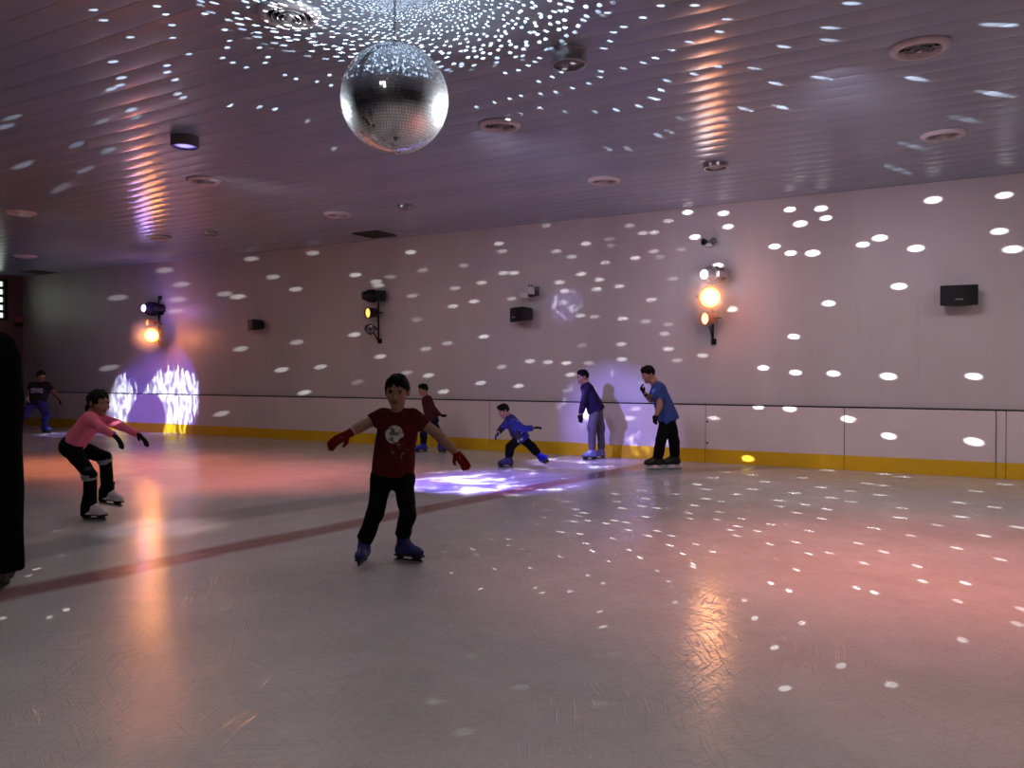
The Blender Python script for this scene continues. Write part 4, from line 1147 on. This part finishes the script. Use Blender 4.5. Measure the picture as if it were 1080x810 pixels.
aA, tA = f.skate(gA, (-.97, -.15, 0), .20, M_NAVYBOOT, res=.007)
kA, kB = f.J(538.0, 471.0, -.08), f.J(561.0, 471.0, .05)
gB = f.J(576.3, 489.0, .08)
aB, tB = f.skate(gB, (.30, -.92, .25), .20, mat('bright_blue_boot', (0.08, 0.10, 0.72), 0.4), up=nrm([-.64, .05, .76]), res=.007, holder=M_NAVYSOLE)
f.leg(hipN, kA, aA, .062, .045, .034); f.leg(hipF, kB, aB, .062, .045, .034)
f.trousers('trousers', hipN, hipF, [(hipN, kA, tA * .35 + aA * .65), (hipF, kB, tB * .6 + aB * .4)], M_BLACKCLOTH, .088, (.078, .060, .057), res=.011, wr=.005)
f.finish(.009)

# ------------------------------------------------------------------ 6. boy in dark purple top at the barrier
M_PURPLE = mat('dark_purple_sweater', (0.13, 0.08, 0.22), 0.8, spec=0.15)
M_GREYTR = mat('grey_trousers', (0.35, 0.32, 0.38), 0.8, spec=0.15)
m_lt = mat('pale_boot', (0.42, 0.42, 0.62), 0.4)
D6 = float((on_floor(628, 485.0) - CAM) @ FWDH)
f = Fig(D6, 'boy in dark purple sweater and grey trousers standing beside the far barrier', 626)
hc = f.J(614.6, 397.4); hh = 14.8 * f.px
nk = f.J(617.8, 404.5)
shN, shF = f.J(618.6, 408.8, -.12), f.J(618.6, 408.6, .12)
hipN, hipF = f.J(628.4, 431.5, -.075), f.J(628.8, 431.5, .075)
f.head(hc, hh, (-.97, -.2, -.12), (-.05, 0, 1), SK_A, M_HAIR, nk, .056, 'short', res=.006)
f.trunk(shN, shF, hipN, hipF, .108, .105)
elN, wrN, tpN = f.J(615.3, 425.0, -.18), f.J(612.5, 436.5, -.18), f.J(611.8, 444.0, -.18)
elF, wrF, tpF = f.J(617.0, 424.0, .17), f.J(613.5, 434.0, .15), f.J(612.8, 441.0, .15)
f.arm(shN, elN, wrN, .045, .038, .028); f.arm(shF, elF, wrF, .045, .038, .028)
f.hand(wrN, tpN, (.6, .8, 0), M_BLKGLOVE, thumb=-1, L=.15, res=.006); f.hand(wrF, tpF, (.6, -.8, 0), M_BLKGLOVE, thumb=1, L=.15, res=.006)
f.shirt('sweater', shN, shF, hipN, hipF, .120, M_PURPLE, [(shN, elN, wrN), (shF, elF, wrF)], rb=.138, hem=.03, res=.013, wr=.005, neck=nk, arm_r=(.062, .050), long=True)
gA = f.G(624.5, 485.6); gB = f.G(633.8, 484.2)
aA, tA = f.skate(gA, (-.97, -.2, 0), .20, m_lt, res=.008); aB, tB = f.skate(gB, (-.97, -.1, 0), .20, m_lt, res=.008)
kA, kB = f.J(624.2, 451.5, -.11), f.J(633.4, 452.0, .03)
f.leg(hipN, kA, aA, .07, .05, .036); f.leg(hipF, kB, aB, .07, .05, .036)
f.trousers('trousers', hipN, hipF, [(hipN, kA, tA * .35 + aA * .65), (hipF, kB, tB * .35 + aB * .65)], M_GREYTR, .090, (.090, .068, .056), res=.013, wr=.005, waist=.05)
f.finish(.010)

# ------------------------------------------------------------------ 7. youth in blue T-shirt, hand raised
M_BLUETEE = mat('mid_blue_t_shirt', (0.22, 0.29, 0.52), 0.8, spec=0.15)
D7 = float((on_floor(700, 495.5) - CAM) @ FWDH)
f = Fig(D7, 'tallest skater in blue T-shirt and black trousers, raising one gloved hand', 700)
hc = f.J(683.6, 394.6); hh = 17.6 * f.px
nk = f.J(689.2, 402.0)
shN, shF = f.J(694.6, 409.2, -.14), f.J(693.4, 408.8, .14)
hipN, hipF = f.J(704.2, 439.5, -.085), f.J(704.2, 439.5, .085)
f.head(hc, hh, (-.90, -.25, -.34), (-.22, 0, 1), SK_A, M_HAIR, nk, .058, 'short', res=.006)
f.trunk(shN, shF, hipN, hipF, .112, .11)
elF, wrF, tpF = f.J(686.4, 421.6, .13), f.J(679.8, 414.8, .04), f.J(674.4, 406.8, .02)
elN, wrN, tpN = f.J(696.0, 427.5, -.24), f.J(692.6, 437.0, -.26), f.J(690.4, 444.0, -.26)
f.arm(shN, elN, wrN, .046, .040, .030); f.arm(shF, elF, wrF, .046, .040, .030)
f.hand(wrF, tpF, (.6, -.6, .4), M_BLKGLOVE, thumb=1, curl=.55, L=.16, res=.005)
f.hand(wrN, tpN, (.7, .7, 0), M_BLKGLOVE, thumb=-1, curl=.35, L=.15, res=.005)
f.shirt('t_shirt', shN, shF, hipN, hipF, .124, M_BLUETEE, [(shN, elN, wrN), (shF, elF, wrF)], sleeve=.72, rb=.150, hem=.065, res=.012, wr=.006, neck=nk, arm_r=(.068, .062))
gA = f.G(693.6, 495.6); gB = f.G(711.5, 495.0)
aA, tA = f.skate(gA, (-.98, -.12, 0), .25, M_BLACK, res=.007, holder=M_WHITEPL); aB, tB = f.skate(gB, (-.98, -.1, 0), .25, M_BLACK, res=.007, holder=M_WHITEPL)
kA, kB = f.J(697.0, 464.5, -.12), f.J(711.0, 466.0, .0)
f.leg(hipN, kA, aA, .075, .055, .04); f.leg(hipF, kB, aB, .075, .055, .04)
f.trousers('trousers', hipN, hipF, [(hipN, kA, aA), (hipF, kB, aB)], M_BLACKCLOTH, .094, (.100, .075, .070), res=.012, wr=.006, waist=.01)
f.finish(.010)

# ------------------------------------------------------------------ 8. person in a long black coat, cut by the left edge
M_COAT = mat('long_black_coat', (0.035, 0.03, 0.03), 0.9, spec=0.08, var=0.2)
D8 = float((on_floor(0, 622) - CAM) @ FWDH)
f = Fig(D8, 'person in a long black coat at left edge, mostly outside the frame', -28)
hc = f.J(-30, 318); hh = 36 * f.px
nk = f.J(-29, 343)
shL, shR = f.J(-58, 362), f.J(0, 364)
hipL, hipR = f.J(-45, 470), f.J(-10, 470)
f.head(hc, hh, (.3, -1, 0), (0, 0, 1), SK_A, M_HAIR, nk, .055, 'short', res=.007)
f.trunk(shL, shR, hipL, hipR, .11, .11)
elR, wrR, tpR = f.J(9.5, 420, .02), f.J(10.5, 474, -.02), f.J(10.0, 496, -.03)
elL, wrL, tpL = f.J(-68, 420, .02), f.J(-68, 474, -.02), f.J(-67, 496, -.03)
f.arm(shL, elL, wrL, .046, .04, .03); f.arm(shR, elR, wrR, .046, .04, .03)
f.hand(wrR, tpR, (-1, 0, 0), M_BLKGLOVE, thumb=-1, L=.16); f.hand(wrL, tpL, (1, 0, 0), M_BLKGLOVE, thumb=1, L=.16)
C = Sdf()
C.cap(shL, shR, .075, k=.04); C.cap((shL + shR) / 2, (shL + shR) / 2 + ZAX * .06, .07, k=.04)
for a, b in ((shL, f.J(-58, 602)), (shR, f.J(-2, 602))):
    C.cap(a + (hipL + hipR - shL - shR) / 2 * .15, b, .115, .142, k=.06, cut1=True)
C.cap(f.J(-28, 380), f.J(-28, 602), .13, .15, k=.05, cut1=True)
for s_, e_, w_ in ((shL, elL, wrL), (shR, elR, wrR)): C.cap(s_, e_, .072, .068, k=.03); C.cap(e_, w_, .068, .062, k=.03, cut1=True)
C.wrinkle(.006, 25, 3); C.mesh('coat', .012, M_COAT, f.root)
gA, gB = f.G(-38, 624), f.G(4, 622)
aA, tA = f.skate(gA, (.1, -1, 0), .24, M_BLACK); aB, tB = f.skate(gB, (.25, -1, 0), .24, M_BLACK)
kA, kB = f.J(-40, 545, -.03), f.J(-8, 545, -.03)
f.leg(hipL, kA, aA, .08, .055, .04); f.leg(hipR, kB, aB, .08, .055, .04)
f.trousers('trousers', hipL, hipR, [(hipL, kA, aA), (hipR, kB, aB)], M_BLACKCLOTH, .11, (.10, .075, .072), res=.014)
f.finish(.010)

# ================================================================== LIGHT
# --- beams thrown off the mirror ball: each dot is a narrow beam from the ball to where it lands
DOTS_WALL = """768,239 844,236 871,230 817,260 834,267 857,267 910,258 928,251 966,262 948,302 1054,244 1068,263 874,320 771,326 837,355 805,388 839,393 879,394 937,397 1027,397
801,430 834,432 896,443 939,461 1029,467 790,485 725,224 763,225 733,250 757,280 833,221 866,220 984,211 1059,206"""
DOTS_WALL2 = """375,290 397,297 399,301 312,305 252,313 435,312 440,337 374,353 313,361 254,368 401,376 297,390 338,387 377,403 321,414 449,368 472,362 452,396 468,413 478,323 480,304 500,318 508,298 489,280
511,355 429,393 507,404 531,288 542,288 613,289 710,294 632,295 629,305 653,302 596,307 590,298 540,315 612,333 627,334 657,336 681,339 705,342 687,316 510,355 614,364 655,363 656,379 621,383 597,383 578,382
559,381 529,387 714,380 741,375 547,407 598,412 602,395 705,368 671,432 665,442 714,443 754,442 682,474 701,352 618,257 644,259 643,252 664,238 678,246 690,245 705,233 726,224 690,265 603,271 638,277 670,272
718,263 696,271 433,266 526,257 530,265 576,238 587,265 412,292 446,285"""
DOTS_WALL3 = """174,285 191,300 187,316 185,328 124,314 237,310 250,313 265,273 115,388 233,437 330,267 288,292"""
DOTS_CEIL = """697,6 735,5 769,20 761,33 729,44 709,53 693,61 757,70 733,78 705,85 698,95 692,104 797,72 820,88 825,113 787,115 766,126 719,125 707,139 695,143 901,3 878,29 877,42 829,49 868,82 968,83 1056,26 1051,99
1020,126 963,154 948,179 633,4 642,13 680,18 659,28 647,34 645,43 637,51 628,62 637,58 617,69 602,72 592,76 583,81 569,86 557,69 547,74 533,77 570,61 565,65 635,75 633,81 622,88 605,93 587,97 571,99 550,101 538,104
522,108 503,113 659,72 680,66 692,61 689,104 675,112 651,116 628,118 597,118 570,114 549,120 537,126 695,143 663,157 642,157 97,10 108,21 136,39 118,65 127,82 125,90 116,94 137,116 143,124 107,128 164,6 174,15 180,26
182,40 199,57 175,69 175,76 184,84 187,99 192,103 12,124 3,134 80,153 24,174 90,179 113,159 63,199 212,9 215,14 228,22 236,31 242,43 239,50 234,61 245,66 259,71 279,66 282,60 273,50 300,79 312,83 334,86 349,90 347,79
243,111 273,113 290,115 324,128 352,157"""
DOTS_FLOOR = """767,498 795,501 807,508 847,504 873,496 932,500 952,503 753,504 735,511 745,516 794,516 777,521 866,514 838,520 915,510 932,512 897,518 928,522 1029,518 1060,511 745,526 762,529 732,533 822,528 822,534 849,532
877,525 897,529 872,537 841,541 867,547 952,536 949,546 1012,530 1049,535 1014,545 759,540 726,541 728,547 756,548 782,547 778,555 771,559 799,560 813,553 777,565 853,560 922,557 989,554 961,565 1038,565 1073,556 734,574
752,582 812,574 840,572 853,584 874,583 905,573 932,582 1009,578 1055,590 911,594 967,597 840,601 731,595 731,598 973,613 1018,615 813,615 832,623 903,620 922,625 1010,634 785,633 796,652 846,657 1015,675 817,683 887,702 1077,642
1073,658 735,511 712,521 676,517 681,526 649,521 677,534 693,536 651,529 656,536 681,545 607,537 616,541 609,544 620,549 605,550 639,552 648,549 660,551 663,559 646,568 693,560 684,565 706,575 708,565 591,561 612,563
618,573 663,580 675,588 720,584 625,581"""
DOTS_FLOOR2 = """591,587 642,592 620,607 636,615 693,602 705,613 712,635 559,599 565,620 572,625 601,624 507,621 522,600 515,562 519,569 537,569 536,575 550,579 498,579 479,572 484,588 503,585 469,582 476,604 566,553 574,546 578,538 589,527
597,529 533,550 633,645 636,661 52,651 70,643 65,586 39,600 31,607 195,631 235,642 222,610 267,585 3,652 48,532 52,545 60,560 120,575 828,726 940,722"""
DOTS_FLOOR3 = """496,692 647,690 549,725 631,742 488,772 459,740"""
def parse(s): return [tuple(float(a) for a in p.split(',')) for p in s.split()]
BCv = np.array(BC)
def beam(u, v, e, ang, asp=1.35, col=(0.93, 0.97, 1.0)):
    nm, p = hit_room(u, v)
    d = p - BCv; L = np.linalg.norm(d); d /= L
    o = BCv + d * (BR + 0.012)
    L2 = np.linalg.norm(p - o)
    a = max(ang, math.degrees(2 * math.atan(0.016 / L2)))
    spot(o, p, e * L2 * L2, col, a * 1.12, 0.85, 0.0, 'mirror_ball_beam', scale=(asp, 1.0 / asp, 1.0))
DOT = 100.0
for u, v in parse(DOTS_WALL): beam(u, v, DOT * 1.3, 1.0 * rng.uniform(.9, 1.1), 1.45)
for u, v in parse(DOTS_WALL2): beam(u, v, DOT * rng.uniform(.07, .42), .43 * rng.uniform(.9, 1.2), 1.6)
for u, v in parse(DOTS_WALL3): beam(u, v, DOT * .25, 0.45, 1.6)
for u, v in parse(DOTS_CEIL):
    nm, p = hit_room(u, v)
    if nm == 'ceil' and np.linalg.norm((p - BCv)[:2]) < 1.45: continue
    far = 0.5 if v > 116 else 1.35
    beam(u, v, DOT * 2.6 * far * rng.uniform(.8, 1.2), .78, 1.25)
for u, v in parse(DOTS_FLOOR): beam(u, v, DOT * (.95 if v < 630 else .40) * rng.uniform(.8, 1.5), .80 * rng.uniform(.9, 1.15), 1.75)
for u, v in parse(DOTS_FLOOR2): beam(u, v, DOT * .35 * rng.uniform(.6, 1.3), .75, 1.5)
for u, v in parse(DOTS_FLOOR3): beam(u, v, DOT * .045, 1.3, 1.2)

# --- dense swarm of dots straight above the ball
up_o = (BC[0] + 0.02, BC[1] + 0.02, BC[2] + BR + 0.035)
swarm = spot(up_o, (up_o[0], up_o[1], up_o[2] + 1), 26.0, (0.86, 0.95, 1.0), 164, 0.15, 0.0, 'mirror_ball_swarm')
t, gx, gy, st, cc = gobo(swarm)
hgt = ZC - up_o[2]
gx = t.math('MULTIPLY', gx, hgt); gy = t.math('MULTIPLY', gy, hgt)
r2 = t.math('ADD', t.math('MULTIPLY', gx, gx), t.math('MULTIPLY', gy, gy)); rr = t.math('SQRT', r2)
ph = t.math('ARCTAN2', gy, gx)
lr = t.math('LOGARITHM', t.math('MAXIMUM', rr, 0.02), math.e)
NPH = 92.0
a = t.math('MULTIPLY', t.math('ADD', ph, t.math('MULTIPLY', lr, 0.5)), NPH / (2 * PI))
b = t.math('MULTIPLY', lr, NPH / (2 * PI) * 0.9)
vo = t.new('ShaderNodeTexVoronoi', voronoi_dimensions='2D', feature='F1'); t.l.new(t.comb(a, b), vo.inputs['Vector'])
vo.inputs['Scale'].default_value = 1.0; vo.inputs['Randomness'].default_value = 0.85
dot = t.smooth(vo.outputs['Distance'], 0.29, 0.19)
keep = t.math('GREATER_THAN', t.sep(vo.outputs['Color'])[0], 0.22)
gq = t.math('ADD', 1.0, t.math('DIVIDE', r2, hgt * hgt))
fall = t.math('MULTIPLY', t.math('POWER', gq, 1.5), t.smooth(rr, 1.55, 1.25))
# dense and fine near the chain, sparser outwards; soft bluish spill under the dots
spill = t.math('MULTIPLY', t.smooth(rr, 1.3, 0.1), 0.13)
t.l.new(t.math('MULTIPLY', t.math('ADD', t.math('MULTIPLY', dot, keep), spill), fall), st)

# --- pin spots that strike the ball from both sides
PSL = (-11.0, 5.0, 3.45); PSR = (0.6, 11.9, 3.1)
spot(PSL, BC, 6000, (0.85, 0.93, 1.0), 6.0, 0.3, 0.16, 'pin_spot')
spot(PSR, BC, 16000, (0.93, 0.97, 1.0), 6.5, 0.3, 0.22, 'pin_spot')

# --- added wash from unseen sources under the ceiling (soft mauve)
for x, y, e in ((-14, 7.2, 30), (-7.5, 7.6, 60), (-1.5, 8.0, 100), (4.0, 8.0, 105), (8.5, 7.5, 85), (-8, 2.5, 32), (-2.5, 1.5, 34), (3.0, 3.0, 62), (-14, 1.0, 14), (1.5, -3.0, 18)):
    spot((x, y, ZC - 0.12), (x, y + 0.9, 0), e, (0.98, 0.89, 0.90), 165, 0.6, 0.35, 'added_hall_wash')
for x, e, c in ((-18, 15, (.92, .92, .88)), (-13, 34, (.92, .92, .90)), (-8.5, 80, (.93, .93, .95)), (-4.5, 130, (1, .82, .98)), (-1.0, 160, (1, .80, .96)), (2.5, 150, (1, .82, .88)), (6, 130, (1, .83, .88))):
    spot((x, 7.2, ZC - 0.12), (x, W, 1.2), e, c, 110, 1.0, 0.3, 'added_wall_wash')  # added unseen spots that brighten the far wall
# --- added pinkish key light on the girl, unseen source beyond the left edge
spot((-7.0, 2.6, 3.7), at_depth(97, 448, 6.7), 520, (1.0, .78, .80), 15, 1.0, 0.05, 'added_key_spot')

# --- amber lamps on the wall, and added unseen amber washes over the ice
pl = PAL + np.array([.09, -.16, -.03]); pr_ = PAR_ + np.array([.06, -.17, -.03])
point(pl, 26, (1.0, .30, .10), 0.13, 'amber_lamp'); point(pr_, 15, (1.0, .32, .20), 0.13, 'amber_lamp')
spot(pl, on_floor(150, 575), 650, (1.0, .33, .07), 13, 0.8, 0.10, 'amber_beam')
spot(pr_, on_floor(748, 690), 70, (1.0, .40, .12), 20, 0.8, 0.08, 'amber_beam')
def over(u, v, power, col, ang, dy=-.8, dx=0.0):
    q = on_floor(u, v)
    spot((q[0] + dx, q[1] + dy, ZC - 0.15), q, power, col, ang, 1.0, 0.12, 'added_amber_wash')
over(40, 492, 520, (1.0, .25, .09), 70); over(150, 488, 420, (1.0, .24, .10), 70); over(230, 500, 500, (1.0, .24, .17), 75); over(340, 502, 340, (1.0, .26, .28), 62)
over(1065, 690, 110, (1.0, .28, .20), 60, -.6); over(1040, 600, 330, (1.0, .24, .16), 72, -.6); over(900, 575, 190, (1.0, .30, .24), 72, -.6); over(745, 610, 130, (1.0, .34, .26), 60)
for x, y, e in ((-4.6, 2.0, 62), (-2.2, 1.2, 75), (0.3, 1.8, 80), (2.6, 3.4, 80), (-1.2, 4.4, 60), (1.2, 6.2, 60), (-6.6, 4.2, 56), (-4.8, 5.6, 50), (4.6, 5.4, 60), (-0.6, -0.6, 50)):
    spot((x, y, ZC - 0.12), (x, y, 0), e * 0.68, (1.0, 0.87, 0.84), 92, 1.0, 0.35, 'added_ice_wash')  # added overhead fill for the ice, no visible fitting
pv = on_wall(151.5, 325, 0.66); point(pv, 10, (.42, .26, 1.0), 0.10, 'violet_lamp')
pw = on_wall(742, 289.5, 0.66); point(pw, 5, (.95, .85, 1.0), 0.09, 'white_lamp')
# --- added scatter balls imitating the lens glow of the two glaring amber lamps
mh = bpy.data.materials.new('added_lamp_glow'); mh.use_nodes = True
th = NT(mh.node_tree); th.n.remove(th.n['Principled BSDF'])
rad = th.new('ShaderNodeVectorMath', operation='LENGTH'); th.l.new(th.new('ShaderNodeTexCoord').outputs['Object'], rad.inputs[0])
vs_ = th.new('ShaderNodeVolumeScatter'); vs_.inputs['Color'].default_value = (1, 1, 1, 1)
th.l.new(th.math('MULTIPLY', th.smooth(rad.outputs['Value'], 0.48, 0.0), 1.6), vs_.inputs['Density'])
th.l.new(vs_.outputs[0], [n for n in th.n if n.type == 'OUTPUT_MATERIAL'][0].inputs['Volume'])
for q, lb in ((pl, 'thin added glow volume around the left amber lamp'), (pr_, 'thin added glow volume around the right amber lamp')):
    bm = bmesh.new(); bmesh.ops.create_icosphere(bm, subdivisions=3, radius=0.50)
    o = bm_obj('added_lamp_glow', bm, mh); o.location = tuple(map(float, q)); tag(o, lb, 'haze', kind='stuff')

# --- violet gobo beams
def flames(o, power_base):
    t, gx, gy, st, cc = gobo(o)
    return t, gx, gy, st, cc
# flame pattern on the wall at the left
tgt = on_wall(165, 425); src = np.array([tgt[0] + 3.0, W - 7.0, 3.5])
fl = spot(src, tgt, 9500, (1, 1, 1), 22, 0.3, 0.0, 'flame_gobo_beam')
t, gx, gy, st, cc = gobo(fl)
Lf = np.linalg.norm(tgt - src)
MW = fl.rotation_euler.to_matrix().inverted()
def slide(u, v):
    q = MW @ (Vector(tuple(on_wall(u, v))) - fl.location); return (q.x / q.z, q.y / q.z)
def ellv(u, v, du, dv):
    c0 = slide(u, v); cx = slide(u + du, v); cy = slide(u, v - dv)
    rx = math.hypot(cx[0] - c0[0], cx[1] - c0[1]); ry = math.hypot(cy[0] - c0[0], cy[1] - c0[1])
    ex = t.math('DIVIDE', t.math('SUBTRACT', gx, c0[0]), rx); ey = t.math('DIVIDE', t.math('SUBTRACT', gy, c0[1]), ry)
    return t.math('ADD', t.math('MULTIPLY', ex, ex), t.math('MULTIPLY', ey, ey))
G2 = t.comb(gx, gy)
lick = t.math('MULTIPLY', t.math('SUBTRACT', t.noise(t.mapping(G2, scale=(1.0, 0.28, 1)), 95, 2, 0.5), 0.5), 2.6)
def blob(u, v, du, dv, soft, wobble=None):
    e = ellv(u, v, du, dv)
    if wobble is not None: e = t.math('ADD', e, wobble)
    return t.smooth(e, 1 + soft, 1 - soft)
crown = blob(181, 424, 31, 34, .18, lick); leg1 = blob(177, 436, 15, 30, .2, lick); leg2 = blob(128, 432, 16, 34, .2, lick); arch = blob(156, 446, 20, 31, .10)
body_ = t.math('MAXIMUM', t.math('MAXIMUM', crown, leg1), leg2)
body_ = t.math('MULTIPLY', body_, t.math('SUBTRACT', 1.0, arch))
streak = t.smooth(t.noise(t.mapping(G2, scale=(1.0, 0.42, 1), loc=(2, 1, 0)), 75, 2, 0.55), 0.36, 0.56)
halo = t.math('MAXIMUM', blob(176, 422, 46, 52, .75), blob(140, 436, 40, 46, .6))
bs_ = t.math('MULTIPLY', body_, t.math('ADD', t.math('MULTIPLY', streak, .75), 0.35))
t.l.new(t.math('ADD', t.math('MULTIPLY', bs_, 0.55), t.math('MULTIPLY', halo, 0.20)), st)
t.l.new(t.mix(bs_, (0.22, 0.12, 1.0), (0.72, 0.85, 1.0)), cc)

# violet pool on the ice and the foot of the barrier
def pool(src, tgt, power, ang, col, nscale=16.0, stretch=(1, 1, 1), th=(.50, .66), floor_=0.12, blend=.8, r=0.02):
    o = spot(src, tgt, power, (1, 1, 1), ang, blend, r, 'violet_gobo_beam')
    t, gx, gy, st, cc = gobo(o)
    n = t.smooth(t.noise(t.mapping(t.comb(gx, gy), scale=stretch), nscale, 3, .6), th[0], th[1])
    t.l.new(t.math('ADD', n, floor_), st)
    t.l.new(t.mix(n, col, (0.75, 0.78, 1.0)), cc)
    return o
c1 = on_floor(520, 508)
pool(c1 + np.array([-.2, -1.2, 3.6]), c1, 4200, 40, (0.24, 0.15, 1.0), 9, (1, 1, 1), (.52, .68), .30)
c1 = on_floor(486, 511)
pool(c1 + np.array([-.2, -1.0, 3.6]), c1, 4200, 26, (0.26, 0.18, 1.0), 7, (1, 1, 1), (.46, .62), .25)
c1 = on_floor(610, 489)
pool(c1 + np.array([-.1, -1.4, 3.6]), c1, 1800, 30, (0.28, 0.20, 1.0), 8, (1, 1, 1), (.52, .66), .3)
c2 = on_wall(650, 450)
pool(c2 + np.array([-1.6, -6.0, 2.9]), c2, 5200, 19, (0.30, 0.26, 1.0), 20, (1, .8, 1), (.56, .72), .30)
c3 = on_wall(596, 322)
pool(c3 + np.array([1.0, -5.0, .6]), c3, 900, 8, (0.35, 0.30, 1.0), 40, (1, 1, 1), (.5, .62), .25)
c4 = on_floor(80, 458)
pool(c4 + np.array([1.0, -1.5, 3.4]), c4, 900, 30, (0.30, 0.24, 1.0), 8, (1, 1, 1), (.5, .65), .25)

# --- world: closed hall, a breath of ambient only
wd = bpy.data.worlds.new('World'); SC.world = wd; wd.use_nodes = True
wd.node_tree.nodes['Background'].inputs[0].default_value = (0.5, 0.42, 0.48, 1)
wd.node_tree.nodes['Background'].inputs[1].default_value = 0.1

# ================================================================== CAMERA
cd = bpy.data.cameras.new('camera'); co = bpy.data.objects.new('camera', cd); COL.objects.link(co)
cd.sensor_fit = 'HORIZONTAL'; cd.sensor_width = 36.0; cd.lens = 36.0 * F_PX / 1080.0
co.location = (0, 0, H_CAM)
co.rotation_euler = (PI / 2 - PITCH, 0, YAW)
cd.clip_start = 0.05; cd.clip_end = 200
SC.camera = co
vs = SC.view_settings
vs.view_transform = 'Standard'; vs.look = 'None'; vs.gamma = 1.0; vs.exposure = 0.0; vs.use_curve_mapping = False
cy = SC.cycles
cy.caustics_reflective = False; cy.caustics_refractive = False
cy.sample_clamp_indirect = 4.0; cy.sample_clamp_direct = 0.0
cy.max_bounces = 6; cy.diffuse_bounces = 4; cy.glossy_bounces = 3
